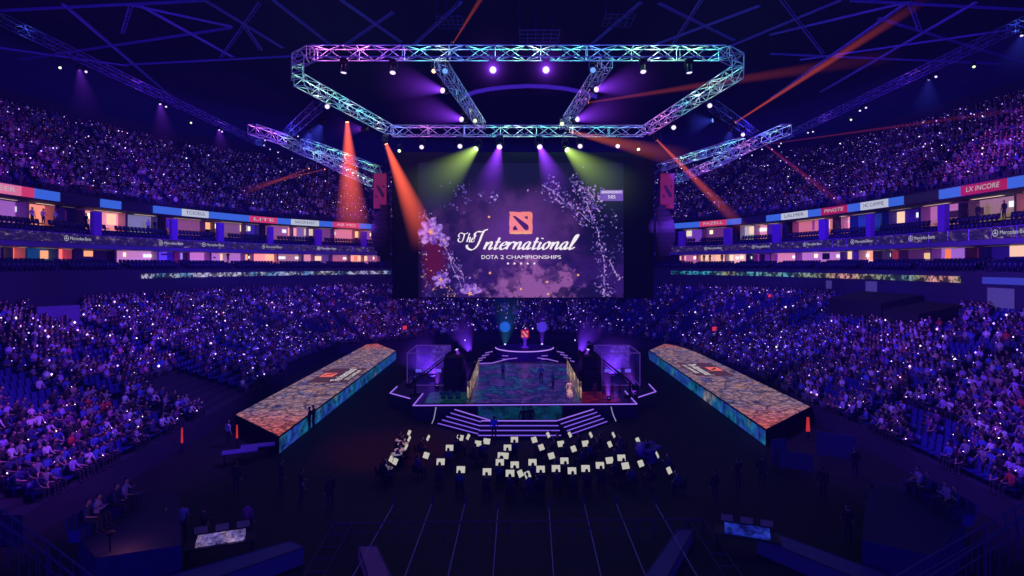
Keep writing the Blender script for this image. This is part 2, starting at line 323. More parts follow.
# balcony seat rows are part of the seat mass (built with the stands below)
# glass balustrades ------------------------------------------------
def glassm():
    m = bpy.data.materials.new('glass_painted_glints'); m.use_nodes = True; nt = m.node_tree; b = nt.nodes['Principled BSDF']
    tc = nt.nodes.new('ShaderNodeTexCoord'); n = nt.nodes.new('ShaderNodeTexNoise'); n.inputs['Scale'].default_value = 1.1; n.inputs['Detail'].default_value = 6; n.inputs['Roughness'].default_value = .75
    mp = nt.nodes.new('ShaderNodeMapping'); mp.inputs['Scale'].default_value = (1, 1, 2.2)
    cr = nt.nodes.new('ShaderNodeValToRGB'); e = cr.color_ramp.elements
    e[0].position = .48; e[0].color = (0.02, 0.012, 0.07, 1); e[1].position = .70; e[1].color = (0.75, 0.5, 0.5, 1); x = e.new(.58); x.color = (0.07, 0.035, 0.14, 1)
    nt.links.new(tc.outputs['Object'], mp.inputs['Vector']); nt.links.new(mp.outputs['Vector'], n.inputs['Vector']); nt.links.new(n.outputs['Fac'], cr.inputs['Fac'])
    nt.links.new(cr.outputs['Color'], b.inputs['Emission Color']); b.inputs['Emission Strength'].default_value = .7  # bright emission speckles paint reflections onto the glass
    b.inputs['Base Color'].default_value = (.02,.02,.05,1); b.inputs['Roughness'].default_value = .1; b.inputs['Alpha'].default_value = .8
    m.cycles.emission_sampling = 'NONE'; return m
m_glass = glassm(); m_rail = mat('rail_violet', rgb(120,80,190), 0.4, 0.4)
m_sign = glow('sign_white', (.9,.88,1), .5)
def star_text(side, px, parent):
    s = s_px(px, side); x, y, nx, ny = BC(s); p = B(s, 0.3, 15.02); sgn = 1
    # text reads along the inner face
    R = Matrix((( -ny*-1, 0, -nx), (nx*-1, 0, -ny), (0, 1, 0)))   # columns: right, up, toward the arena
    right = Vector((ny, -nx, 0)); right = right if True else -right
    M = Matrix(((right.x, 0, -nx, p.x), (right.y, 0, -ny, p.y), (0, 1, 0, p.z), (0,0,0,1)))
    text_mesh('Mercedes-Benz', 0.48, M, 'lettering', m_sign, parent, width=2.7)
    mb = MB(); c = p - right*1.8; up_ = Vector((0,0,1))
    for k in range(20):
        a0, a1 = 2*PI*k/20, 2*PI*(k+1)/20
        f = lambda a, r: c + right*math.cos(a)*r + up_*math.sin(a)*r
        mb.quad(f(a0,.24), f(a1,.24), f(a1,.29), f(a0,.29))
    for k in range(3):
        a = PI/2+2*PI*k/3; b1 = a+PI/3; f = lambda a, r: c + right*math.cos(a)*r + up_*math.sin(a)*r
        mb.add([c, f(a-PI/3,.06), f(a,.24), f(a+PI/3,.06)], [(0,1,2,3)])
    mb.build('star_emblem', m_sign, parent)
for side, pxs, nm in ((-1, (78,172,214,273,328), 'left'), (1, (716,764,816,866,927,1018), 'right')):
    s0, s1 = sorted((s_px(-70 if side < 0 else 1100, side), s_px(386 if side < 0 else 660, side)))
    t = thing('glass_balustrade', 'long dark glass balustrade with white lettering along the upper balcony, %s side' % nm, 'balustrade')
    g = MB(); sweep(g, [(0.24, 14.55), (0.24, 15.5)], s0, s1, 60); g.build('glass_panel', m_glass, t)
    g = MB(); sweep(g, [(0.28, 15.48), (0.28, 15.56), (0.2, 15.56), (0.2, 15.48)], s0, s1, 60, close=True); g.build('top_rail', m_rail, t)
    g = MB()
    for s in np.arange(s0, s1, 2.4): g.tube(B(s, .24, 14.5), B(s, .24, 15.5), .025, 5)
    g.build('post', m_rail, t)['kind'] = 'stuff'
    for px in pxs: star_text(side, px, t)

# LED boards on the upper balcony ---------------------------------
m_bblue = glow('board_blue', rgb(60,110,240), .75); m_bred = glow('board_red', rgb(225,60,110), .75); m_bpink = glow('board_pink', rgb(235,120,160), .8)
m_bwhite = glow('board_white', rgb(200,205,225), .8); m_bdk = glow('board_dark', rgb(24,20,60), .5); m_bcrim = glow('board_crimson', rgb(180,25,80), .75)
m_ink = glow('ink_grey', rgb(70,80,120), .5); m_inkr = glow('ink_red', rgb(220,40,70), .8)
BM = {'b':(m_bblue,'blue'),'r':(m_bred,'rose red'),'p':(m_bpink,'pink'),'w':(m_bwhite,'white'),'d':(m_bdk,'dark'),'c':(m_bcrim,'crimson')}
def board(side, a, b, k, txt, ink, extra):
    s0, s1 = sorted((s_px(a, side), s_px(b, side))); mb = MB(); n = 6
    c = B((s0+s1)/2, .2, 19.0); x, y, nx, ny = BC((s0+s1)/2)
    t = thing('ribbon_board', '', 'led board', c, 0, 'led boards on the upper balcony'); LABELS.pop('', None)
    tag(t, '%s lit ribbon board %s, upper %s' % (BM[k][1], extra, 'left' if side < 0 else 'right'), 'led board', 'led boards on the upper balcony')
    sweep(mb, [(.12, 18.62), (.35, 18.62), (.35, 19.5), (.12, 19.5)], s0+.03, s1-.03, n, close=True); mb.v = [Vector(v)-c for v in mb.v]
    mb.build('display', BM[k][0], t)
    if txt:
        right = Vector((ny, -nx, 0)); p = B((s0+s1)/2, .42, 19.06)-c
        M = Matrix(((right.x, 0, -nx, p.x), (right.y, 0, -ny, p.y), (0, 1, 0, p.z), (0,0,0,1)))
        text_mesh(txt, .62, M, 'lettering', ink, t, width=(s1-s0)*.72, shear=.15 if k == 'c' else 0)
UBL = [(-40,18,'p','MATEER',m_sign,'lettered, at the photo edge'),(18,31,'r','',None,'next to the lettered one at the photo edge'),(31,57,'b','',None,'above the orange lounge'),(99,119,'b','',None,'alone above the first violet pillar'),
       (152,180,'b','',None,'above the grey green lounge'),(180,207,'w','TCIOEUL',m_ink,'lettered, above the brown lounge'),(207,248,'b','',None,'longest blue stretch'),(248,276,'r','LITE',m_sign,'lettered, above the dim violet lounge'),
       (276,290,'b','',None,'left of the white lettered board nearest the screen'),(290,318,'w','BANCOM & HOST',m_ink,'lettered, nearest the hanging screen'),(318,332,'b','',None,'right of the white lettered board nearest the screen'),(332,358,'r','AB MO',m_sign,'lettered, crossed by the red beam'),(358,386,'b','',None,'touching the hanging loudspeaker')]
UBR = [(673,701,'b','',None,'touching the hanging loudspeaker'),(701,728,'r','PAZELL',m_sign,'lettered, nearest the hanging screen'),(728,742,'b','',None,'beside the red board nearest the screen'),(768,783,'b','',None,'left of the white board with a red mark'),(783,810,'w','LALMER',m_ink,'with a red mark and lettering'),
       (810,823,'b','',None,'between the white marked board and the crimson one'),(823,850,'c','PINGTE',m_sign,'lettered, above the narrow peach lounge'),(850,863,'b','',None,'left of the plain white lettered board'),(863,891,'w','HC CAMME',m_ink,'lettered, above the dark violet lounge'),(891,907,'b','',None,'right of the white lettered board'),
       (907,942,'d','',None,'above the pink lounge'),(942,964,'b','',None,'above the olive lounge'),(964,1011,'c','LX INCORE',m_sign,'lettered, above the ochre lounge'),(1011,1060,'b','',None,'at the photo edge')]
for b_ in UBL: board(-1, *b_)
for b_ in UBR: board(1, *b_)

# LED ribbon under the lower balcony ------------------------------
def ribbonm(name, cols, sx=.55):
    m = bpy.data.materials.new(name); m.use_nodes = True; nt = m.node_tree; b = nt.nodes['Principled BSDF']
    tc = nt.nodes.new('ShaderNodeTexCoord'); n1 = nt.nodes.new('ShaderNodeTexNoise'); n1.inputs['Scale'].default_value = .09; n1.inputs['Detail'].default_value = 1
    n2 = nt.nodes.new('ShaderNodeTexNoise'); n2.inputs['Scale'].default_value = .9; n2.inputs['Detail'].default_value = 3; n2.inputs['Roughness'].default_value = .85
    cr = nt.nodes.new('ShaderNodeValToRGB'); e = cr.color_ramp.elements
    while len(e) < len(cols): e.new(.5)
    for i, c in enumerate(cols): e[i].position = .3+.4*i/(len(cols)-1); e[i].color = (*c, 1)
    mr = nt.nodes.new('ShaderNodeMapRange'); mr.inputs['From Min'].default_value = .47; mr.inputs['From Max'].default_value = .58; mr.inputs['To Min'].default_value = .05; mr.inputs['To Max'].default_value = 1.05
    nt.links.new(tc.outputs['Object'], n1.inputs['Vector']); nt.links.new(tc.outputs['Object'], n2.inputs['Vector'])
    nt.links.new(n1.outputs['Fac'], cr.inputs['Fac']); nt.links.new(n2.outputs['Fac'], mr.inputs['Value'])
    nt.links.new(cr.outputs['Color'], b.inputs['Emission Color']); nt.links.new(mr.outputs['Result'], b.inputs['Emission Strength'])
    b.inputs['Base Color'].default_value = (.01,.01,.01,1); m.cycles.emission_sampling = 'NONE'; return m
m_rbl = ribbonm('ribbon_left', [rgb(120,110,200), rgb(200,190,220), rgb(70,130,190), rgb(220,200,190), rgb(120,130,200)])
m_rbr = ribbonm('ribbon_right', [rgb(30,110,150), rgb(60,160,190), rgb(150,150,110), rgb(220,150,150), rgb(20,130,120), rgb(40,90,200)])
def low_ribbon(side, a, b, m, label):
    s0, s1 = sorted((s_px(a, side), s_px(b, side))); mb = MB(); sweep(mb, [(1.3, 10.72), (1.5, 10.72), (1.5, 11.28), (1.3, 11.28)], s0, s1, 40, close=True)
    tag(mb.build('ribbon_board', m), label, 'led board')
low_ribbon(-1, 132, 387, m_rbl, 'long patterned ribbon board under the lower balcony, left side')
low_ribbon(1, 676, 975, m_rbr, 'long teal and multicoloured ribbon board under the lower balcony, right side')
low_ribbon(1, 1000, 1060, glow('ribbon_blue', rgb(60,70,210), .6), 'short blue ribbon board under the lower balcony at the right photo edge')
# doorways in the bowl wall; panel glow stands in for light from the passages
m_door = mat('door_passage_glow', rgb(90,90,110), .7, emis=rgb(120,120,130), es=.14, sample=False)
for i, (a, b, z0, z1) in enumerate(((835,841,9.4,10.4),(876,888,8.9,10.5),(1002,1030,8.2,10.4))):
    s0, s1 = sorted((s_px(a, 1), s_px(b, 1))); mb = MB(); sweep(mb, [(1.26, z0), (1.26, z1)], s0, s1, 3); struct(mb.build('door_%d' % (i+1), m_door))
# ================================================================== PEOPLE
def objcol_mat(name, rough=.8):
    m = bpy.data.materials.new(name); m.use_nodes = True; nt = m.node_tree; b = nt.nodes['Principled BSDF']
    oi = nt.nodes.new('ShaderNodeObjectInfo'); nt.links.new(oi.outputs['Color'], b.inputs['Base Color']); b.inputs['Roughness'].default_value = rough; return m
def attr_mat(name, rough=.8):
    m = bpy.data.materials.new(name); m.use_nodes = True; nt = m.node_tree; b = nt.nodes['Principled BSDF']
    a = nt.nodes.new('ShaderNodeAttribute'); a.attribute_name = 'Col'; nt.links.new(a.outputs['Color'], b.inputs['Base Color']); b.inputs['Roughness'].default_value = rough; return m
m_shirt = objcol_mat('shirt_cloth'); m_skin = mat('skin', rgb(170,130,110), .55, noise=.08); m_hair = mat('hair_dark', (.012,.01,.01), .5, noise=.3)
m_trous = mat('trousers_dark', (.02,.022,.035), .8, noise=.2); m_shoe = mat('shoe_dark', (.03,.03,.03), .5, noise=.1); m_eye = mat('eye_dark', (.01,.01,.01), .2, noise=0)
PM = [m_shirt, m_skin, m_hair, m_trous, m_shoe, m_eye]

def figure(name, J, sleeve=True, headturn=0.0, dress=False):
    """One continuous body grown along the joints J; faces -Y."""
    V = []; E = []; Rr = []; root = []; zone = []
    def chain(pts, start=None, is_root=False):
        prev = start
        for p, r in pts:
            V.append(Vector(p)); Rr.append(r); i = len(V)-1
            if prev is not None: E.append((prev, i))
            elif is_root: root.append(i)
            prev = i
        return prev
    pel = chain([(J['pel'], .135)], is_root=True)
    ch = chain([(J['spine'], .125), (J['chest'], .15)], pel)
    nk = chain([(J['neck'], .058), (J['neck'].lerp(J['head'], .55), .05)], ch)
    segs = [(J['pel'], J['spine'], 0), (J['spine'], J['chest'], 0), (J['chest'], J['neck'], 0), (J['neck'], J['head'], 1)]
    for s in ('l', 'r'):
        sh, el, wr, hd = J['sh'+s], J['el'+s], J['wr'+s], J['ha'+s]
        chain([(sh, .072), (sh.lerp(el, .5), .055), (el, .045), (el.lerp(wr, .4), .042), (wr, .028), (wr.lerp(hd, .5), .036), (hd, .034)], ch)
        segs += [(J['chest'].lerp(sh, .6), sh, 0), (sh, el, 0), (el, wr, 0 if sleeve else 1), (wr, hd, 1)]
        d = (hd-wr).normalized(); side = d.cross(Vector((0,0,1)));
        if side.length < .1: side = Vector((0,1,0))
        side.normalize(); nrm = side.cross(d); sg = 1 if s == 'l' else -1
        for k, (o, L) in enumerate(((-.026,.058),(-.009,.072),(.009,.076),(.026,.066))):
            a = hd + side*o*.8; b = hd+side*o*1.15+d*L*.55-nrm*.008; c = b+d*L*.4-nrm*.026
            chain([(a-d*.015, .0095), (b, .0085), (c, .007)], is_root=True); segs.append((a, c, 1))
        a = wr.lerp(hd, .35); b = a+side*(-.05*sg)+d*.02; c = b+d*.045-nrm*.01
        chain([(a, .012), (b, .0105), (c, .0085)], is_root=True); segs.append((a, c, 1))
        hp, kn, an, to = J['hp'+s], J['kn'+s], J['an'+s], J['to'+s]
        chain([(hp, .095), (hp.lerp(kn, .5), .078), (kn, .058), (kn.lerp(an, .35), .056), (an, .036), (an.lerp(to, .5)-Vector((0,0,.02)), .042), (to, .036)], pel)
        segs += [(J['pel'].lerp(hp, .7), hp, 3), (hp, kn, 3), (kn, an, 3), (an, to, 4)]
    me = bpy.data.meshes.new(name); me.from_pydata(V, E, []); o = bpy.data.objects.new('tmp', me); COL.objects.link(o)
    sm = o.modifiers.new('s', 'SKIN'); sm.use_smooth_shade = True; sm.branch_smoothing = .3
    for i, sv in enumerate(me.skin_vertices[0].data):
        sv.radius = (Rr[i], Rr[i]*(.78 if Rr[i] > .1 else 1)); sv.use_root = i in root
    ss = o.modifiers.new('d', 'SUBSURF'); ss.levels = 1; ss.render_levels = 1
    dg = bpy.context.evaluated_depsgraph_get(); body = bpy.data.meshes.new_from_object(o.evaluated_get(dg)); bpy.data.objects.remove(o)
    bm = bmesh.new(); bm.from_mesh(body); bpy.data.meshes.remove(body)
    def segd(p, a, b):
        ab = b-a; t = max(0, min(1, (p-a).dot(ab)/max(ab.length_squared, 1e-9))); return (p-(a+ab*t)).length
    for f in bm.faces:
        c = f.calc_center_median(); f.material_index = min(segs, key=lambda s: segd(c, s[0], s[1]))[2]
    # head: skull, jaw, nose, ears, eyes, mouth, hair cap
    H = J['head']; R = Matrix.Rotation(headturn, 4, 'Z'); T = Matrix.Translation(H) @ R
    def part(me_fn, mi):
        n0 = len(bm.verts); r = me_fn(); 
        for v in r['verts']:
            for f in v.link_faces: f.material_index = mi; f.smooth = True
        return r['verts']
    vs = part(lambda: bmesh.ops.create_uvsphere(bm, u_segments=12, v_segments=9, radius=1), 1)
    for v in vs:
        x, y, z = v.co; k = 1-.22*max(0, -z)
        q = Vector((x*.076*k, y*.095*(1-.1*max(0,-z)), z*.118))
        if y < -.75 and abs(x) < .45 and -.35 < z < .1: q.y -= .018
        if abs(x) > .9 and abs(z) < .3: q.x *= 1.12
        v.co = T @ q
    for sx in (-1, 1):
        vs = part(lambda: bmesh.ops.create_uvsphere(bm, u_segments=6, v_segments=4, radius=.011), 5)
        for v in vs: v.co = T @ (v.co+Vector((sx*.03, -.086, .012)))
        vs = part(lambda: bmesh.ops.create_uvsphere(bm, u_segments=6, v_segments=4, radius=.02), 1)
        for v in vs: v.co = T @ (Vector((v.co.x*.5, v.co.y, v.co.z*1.5))+Vector((sx*.078, .005, -.005)))
    vs = part(lambda: bmesh.ops.create_cube(bm, size=1), 5)
    for v in vs: v.co = T @ (Vector((v.co.x*.042, v.co.y*.01, v.co.z*.008))+Vector((0, -.088, -.055)))
    vs = part(lambda: bmesh.ops.create_uvsphere(bm, u_segments=12, v_segments=8, radius=1), 2)
    for v in vs:
        x, y, z = v.co; q = Vector((x*.084, y*.1+.01, z*.122+.008))
        if y < -.1 and z < .45: q = Vector((x*.06, y*.06, .05))
        elif z < -.5: q = Vector((x*.07, max(y, 0)*.08, -.05))
        v.co = T @ q
    if dress:
        vs = part(lambda: bmesh.ops.create_cone(bm, cap_ends=True, segments=14, radius1=.42, radius2=.17, depth=.75), 0)
        for v in vs: v.co = v.co + J['pel'] + Vector((0, 0, -.34))
    me = bpy.data.meshes.new(name); bm.to_mesh(me); bm.free()
    for m in PM: me.materials.append(m)
    me.polygons.foreach_set('use_smooth', [True]*len(me.polygons)); return me
def V3(*a): return Vector(a)
def both(d): 
    out = {}
    for k, v in d.items():
        if k.endswith('*'): out[k[:-1]+'l'] = V3(*v); out[k[:-1]+'r'] = V3(-v[0], v[1], v[2])
        else: out[k] = V3(*v)
    return out
SIT = {'pel':(0,0,.56),'spine':(0,.03,.76),'chest':(0,.02,.98),'neck':(0,0,1.13),'head':(0,-.03,1.27),'sh*':(.19,.02,1.05),'el*':(.25,-.05,.8),'wr*':(.16,-.27,.72),'ha*':(.1,-.34,.71),
       'hp*':(.1,0,.54),'kn*':(.13,-.42,.55),'an*':(.13,-.4,.09),'to*':(.14,-.56,.05)}
STAND = {'pel':(0,0,.95),'spine':(0,0,1.15),'chest':(0,0,1.36),'neck':(0,0,1.5),'head':(0,-.02,1.64),'sh*':(.19,0,1.42),'el*':(.25,.02,1.14),'wr*':(.24,-.08,.9),'ha*':(.23,-.12,.81),
         'hp*':(.1,0,.92),'kn*':(.11,-.02,.5),'an*':(.12,.03,.1),'to*':(.14,-.12,.05)}
def pose(base, **kw):
    d = both(base)
    for k, v in kw.items(): d[k] = V3(*v)
    return d
SITM = [figure('seated_body_a', pose(SIT)), figure('seated_body_b', pose(SIT, ell=(.26,-.1,.86), wrl=(.1,-.26,1.0), hal=(.06,-.31,1.07)), sleeve=False),
        figure('seated_body_c', pose(SIT, wrl=(.07,-.3,.88), hal=(.03,-.35,.94), wrr=(-.07,-.3,.88), har=(-.03,-.35,.94), head=(.02,-.05,1.26)), headturn=.3),
        figure('seated_body_d', pose(SIT, spine=(0,-.02,.75), chest=(0,-.12,.94), neck=(0,-.2,1.07), head=(0,-.26,1.2), shl=(.19,-.12,1.0), shr=(-.19,-.12,1.0), ell=(.22,-.3,.78), elr=(-.22,-.3,.78), wrl=(.1,-.42,.65), wrr=(-.1,-.42,.65), hal=(.05,-.48,.64), har=(-.05,-.48,.64)), sleeve=False, headturn=-.25)]
STM = [figure('standing_body_a', pose(STAND)), figure('standing_body_b', pose(STAND, ell=(.27,-.04,1.16), wrl=(.16,-.26,1.1), hal=(.11,-.33,1.1), head=(0,-.04,1.63)), sleeve=False, headturn=.4),
       figure('standing_body_c', pose(STAND, elr=(-.3,-.08,1.2), wrr=(-.26,-.3,1.32), har=(-.24,-.37,1.38), ell=(.3,-.08,1.2), wrl=(.26,-.3,1.3), hal=(.25,-.37,1.36)))]
DRESSM = figure('dress_body', pose(STAND), sleeve=False, dress=True)
CNAME = {'white':(.75,.74,.78),'lilac':(.5,.4,.75),'grey':(.3,.3,.33),'black':(.02,.02,.025),'navy':(.03,.04,.16),'red':(.6,.05,.06),'blue':(.06,.12,.5),'pink':(.7,.25,.45),'tan':(.5,.38,.25),'plum':(.2,.06,.25)}
CNAME = {k: tuple(c*.66 for c in v) for k, v in CNAME.items()}
CW = [('white',5),('lilac',5),('grey',4),('black',10),('navy',10),('red',1),('blue',6),('pink',1),('tan',1),('plum',4)]
CLIST = [c for c, w in CW for _ in range(w)]
def person(me, loc, rz, colour, label, group=None, name='person', sc=1.0):
    o = bpy.data.objects.new(name, me); COL.objects.link(o); o.location = loc; o.rotation_euler = (0, 0, rz); o.scale = (sc,)*3
    o.color = (*(CNAME[colour] if isinstance(colour, str) else colour), 1); return tag(o, label, 'person', group)

# ---- light-weight figure for the thousands beyond the nearest 300
def crowd_template():
    mb = MB()
    mb.hexa([(-.17,-.1,.45),(.17,-.1,.45),(.17,.13,.45),(-.17,.13,.45)], [(-.21,-.09,1.02),(.21,-.09,1.02),(.21,.11,1.02),(-.21,.11,1.02)], 0)
    mb.hexa([(-.21,-.09,1.02),(.21,-.09,1.02),(.21,.11,1.02),(-.21,.11,1.02)], [(-.06,-.05,1.12),(.06,-.05,1.12),(.06,.05,1.12),(-.06,.05,1.12)], 0)
    mb.ball((0,-.03,1.26), (.085,.1,.13), 6, 4, 1)
    mb.hexa([(-.088,-.06,1.29),(.088,-.06,1.29),(.088,.085,1.17),(-.088,.085,1.17)], [(-.06,-.08,1.39),(.06,-.08,1.39),(.06,.05,1.4),(-.06,.05,1.4)], 2)
    for s in (-1, 1):
        mb.hexa([(s*.11-.07,-.48,.45),(s*.11+.07,-.48,.45),(s*.11+.08,.05,.42),(s*.11-.08,.05,.42)], [(s*.11-.06,-.48,.58),(s*.11+.06,-.48,.58),(s*.11+.08,.05,.6),(s*.11-.08,.05,.6)], 3)
        mb.hexa([(s*.12-.04,-.46,.03),(s*.12+.04,-.46,.03),(s*.12+.04,-.36,.03),(s*.12-.04,-.36,.03)], [(s*.12-.055,-.5,.5),(s*.12+.055,-.5,.5),(s*.12+.055,-.38,.5),(s*.12-.055,-.38,.5)], 3)
        mb.tube((s*.22,0,1.0), (s*.26,-.08,.78), .05, 5, .042, 0); mb.tube((s*.26,-.08,.78), (s*.1,-.32,.74), .04, 5, .028, 1)
    return np.array(mb.v), mb.f, np.array(mb.m)
def seat_template():
    mb = MB(); mb.box((0,-.02,.42), (.46,.44,.08)); mb.hexa([(-.23,.2,.42),(.23,.2,.42),(.23,.26,.42),(-.23,.26,.42)], [(-.21,.3,.9),(.21,.3,.9),(.21,.34,.9),(-.21,.34,.9)]); mb.box((0,.15,.21), (.12,.1,.42))
    return np.array(mb.v), mb.f, np.array(mb.m)
def mass(name, tmpl, locs, rots, cols_fn, m, scale=None):
    v, f, mi = tmpl; n = len(locs); nv = len(v); c, s = np.cos(rots), np.sin(rots)
    sc_ = np.ones(n) if scale is None else scale
    x = v[None, :, 0]*c[:, None]-v[None, :, 1]*s[:, None]; y = v[None, :, 0]*s[:, None]+v[None, :, 1]*c[:, None]; z = np.repeat(v[None, :, 2], n, 0)
    W = np.stack([x, y, z], 2)*sc_[:, None, None]+locs[:, None, :]
    tot = np.array([len(q) for q in f]); flat = np.concatenate([np.array(q) for q in f])
    loops = (flat[None, :]+(np.arange(n)*nv)[:, None]).ravel(); counts = np.tile(tot, n); starts = np.concatenate([[0], np.cumsum(counts)[:-1]])
    me = bpy.data.meshes.new(name); me.vertices.add(n*nv); me.vertices.foreach_set('co', W.astype(np.float32).ravel())
    me.loops.add(len(loops)); me.loops.foreach_set('vertex_index', loops.astype(np.int32)); me.polygons.add(len(counts)); me.polygons.foreach_set('loop_start', starts.astype(np.int32))
    at = me.attributes.new('Col', 'FLOAT_COLOR', 'FACE'); C = cols_fn(n)      # (n, slots, 3)
    fc = C[:, mi, :].reshape(-1, 3); at.data.foreach_set('color', np.concatenate([fc, np.ones((len(fc), 1))], 1).astype(np.float32).ravel())
    me.materials.append(m); me.update(calc_edges=True); me.validate()
    o = bpy.data.objects.new(name, me); COL.objects.link(o); return o
def crowd_cols(n):
    pal = np.array([CNAME[c] for c in CLIST]); k = nrng.integers(0, len(pal), n); sh = pal[k]*nrng.uniform(.6, 1.15, (n, 1))
    sk = np.array(rgb(205,160,135))*nrng.uniform(.35, .75, (n, 1)); ha = np.tile(np.array([.015,.012,.012]), (n, 1)); tr = np.array([.03,.03,.05])*nrng.uniform(.5, 2.5, (n, 1))
    return np.stack([sh, sk, ha, tr], 1)
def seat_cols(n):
    k = np.ones((n, 1)); k[n-len(BAL):] = .42  # balcony seats get a darker colour to offset stronger light there
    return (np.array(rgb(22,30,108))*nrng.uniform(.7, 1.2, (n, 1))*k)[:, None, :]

# ---- positions
def stand_slots(d0, tr, z0, ri, rows, s0, s1, pitch, r0=0):
    out = []
    for r in range(r0, rows):
        d_ = d0-tr*(r+.62); z = z0+ri*r
        # spacing measured along this row
        ss = np.linspace(s0, s1, 2500); x, y, nx, ny = BC(ss); d = dl(ss, d_) if d0 > 5 else d_; X, Y = x-nx*d, y-ny*d
        L = np.concatenate([[0], np.cumsum(np.hypot(np.diff(X), np.diff(Y)))]); k = np.arange(.4, L[-1], pitch); sv = np.interp(k, L, ss)
        x, y, nx, ny = BC(sv); d = dl(sv, d_) if d0 > 5 else np.full(len(sv), d_); rot = np.arctan2(-nx, ny)     # local -Y toward the arena floor
        for j in range(len(sv)): out.append((x[j]-nx[j]*d[j], y[j]-ny[j]*d[j], z, rot[j], r, j, sv[j]))
    return np.array(out)
low = stand_slots(LOW_D0, LOW_TR, LOW_Z0, LOW_RI, LOW_N, SLS+.5, SRS-.5, .56)
upp = stand_slots(UP_D0, UP_TR, UP_Z0, UP_RI, UP_N, s_y(16, -1), s_y(16, 1), .6)
def keep_low(a):
    x, y, z, rot, r, j, s = a
    k = (s-SLS) % 13.5
    if k < 1.1: return False                         # stair aisles
    if -29.5 < x < -23 and 41 < y < 48 and r < 7: return False      # left vomitory
    if 26 < x < 31 and 33 < y < 39 and r < 5: return False
    px, py = CX+F*x/y, CY+F*(CZ-z)/y
    if px > 838 and px < 960 and r > 19: return False          # draped block
    if 35 < px < 80 and r > 20: return False
    return True
low = low[[keep_low(a) for a in low]]
upp = upp[[((a[6]-SLS) % 12.0) > 1.0 for a in upp]]
px = CX+F*low[:, 0]/low[:, 1]; py = CY+F*(CZ-low[:, 2])/low[:, 1]
inview = (px > -25) & (px < 1050)
low = low[inview]
# the far right block is mostly empty seats in the photo
px = CX+F*low[:, 0]/low[:, 1]; py = CY+F*(CZ-low[:, 2])/low[:, 1]
occ = np.full(len(low), .76); occ[(px > 590) & (px < 700) & (py < 345)] = .28
# clumps of empty seats
for _ in range(70):
    c = low[nrng.integers(len(low))]; occ[(np.hypot(low[:, 0]-c[0], low[:, 1]-c[1]) < nrng.uniform(1.0, 2.2))] = .12
sit = nrng.random(len(low)) < occ
pupx = CX+F*upp[:, 0]/upp[:, 1]; upp = upp[(pupx > -30) & (pupx < 1055) & ((pupx < 430) | (pupx > 610))]
usit = nrng.random(len(upp)) < .86
Pl = low[sit]; El = low[~sit]; Pu = upp[usit]
dist = np.hypot(Pl[:, 0], Pl[:, 1]); order = np.argsort(dist); near, rest = Pl[order[:300]], Pl[order[300:]]
REST_LOCS = np.concatenate([rest[:, :3], Pu[:, :3]]); REST_ROT = np.concatenate([rest[:, 3], Pu[:, 3]])
REST_ROT = REST_ROT + nrng.normal(0, .15, len(REST_ROT))
# suite guests join the mass too (a few dark heads on the balcony seats)
m_crowd = attr_mat('crowd_cloth'); m_seatm = attr_mat('seat_shell', .5)
cr = mass('crowd', crowd_template(), REST_LOCS, REST_ROT, crowd_cols, m_crowd, nrng.uniform(.92, 1.06, len(REST_LOCS)))
tag(cr, 'dense seated crowd filling the stands behind the nearest rows', 'crowd', 'spectators in the stands', 'stuff')
# individual spectators
m_band = glow('band_glow', (.85,.8,1), 6.0); band_mesh = MB().ball((0,0,0), (.03,.03,.022), 6, 4).mesh('wristband', m_band)
rows_cnt = {}
for a in near[np.lexsort((near[:, 1], near[:, 4], near[:, 0] > 0))]:
    x, y, z, rot, r, j, s = a; side = 'left' if x < 0 else 'right'; key = (side, int(r)); k = rows_cnt.get(key, 0); rows_cnt[key] = k+1
    c = rnd.choice(CLIST); i = rnd.randrange(4)
    o = person(SITM[i], (x, y, z), rot+rnd.uniform(-.2, .2), c, 'spectator in %s top, %s row up, %s from the near end of the %s stand' % (c, nth(int(r)), nth(k), side), 'spectators in the stands', 'spectator')
    if rnd.random() < .35:
        b = bpy.data.objects.new('wristband', band_mesh); COL.objects.link(b); b.parent = o
        b.location = ((.14,-.27,.74),(.1,-.26,1.02),(.05,-.32,.93),(.08,-.44,.68))[i]; b['label'] = 'glowing white wristband'
# seats: 300 nearest empty ones as objects, all others one mass
ed = np.hypot(El[:, 0], El[:, 1]); eo = np.argsort(ed); eN, eR = El[eo[:300]], El[eo[300:]]
m_seat = mat('seat_blue', rgb(22,30,108), .5, noise=.1)
sb = MB(); sb.box((0,-.02,.42), (.46,.44,.07)); sb.box((0,.15,.2), (.12,.1,.4)); SEATPAN = sb.mesh('seat_pan', m_seat)
sb = MB(); sb.hexa([(-.23,.2,.42),(.23,.2,.42),(.23,.26,.42),(-.23,.26,.42)], [(-.2,.3,.92),(.2,.3,.92),(.2,.34,.92),(-.2,.34,.92)]); SEATBACK = sb.mesh('backrest', m_seat)
rows_cnt = {}
for a in eN[np.lexsort((eN[:, 1], eN[:, 4], eN[:, 0] > 0))]:
    x, y, z, rot, r, j, s = a; side = 'left' if x < 0 else 'right'; key = (side, int(r)); k = rows_cnt.get(key, 0); rows_cnt[key] = k+1
    o = bpy.data.objects.new('stadium_seat', SEATPAN); COL.objects.link(o); o.location = (x, y, z); o.rotation_euler = (0, 0, rot)
    tag(o, 'empty blue stadium seat, %s row up, %s empty one along the %s stand' % (nth(int(r)), nth(k), side), 'seat', 'stadium seats')
    b = bpy.data.objects.new('backrest', SEATBACK); COL.objects.link(b); b.parent = o
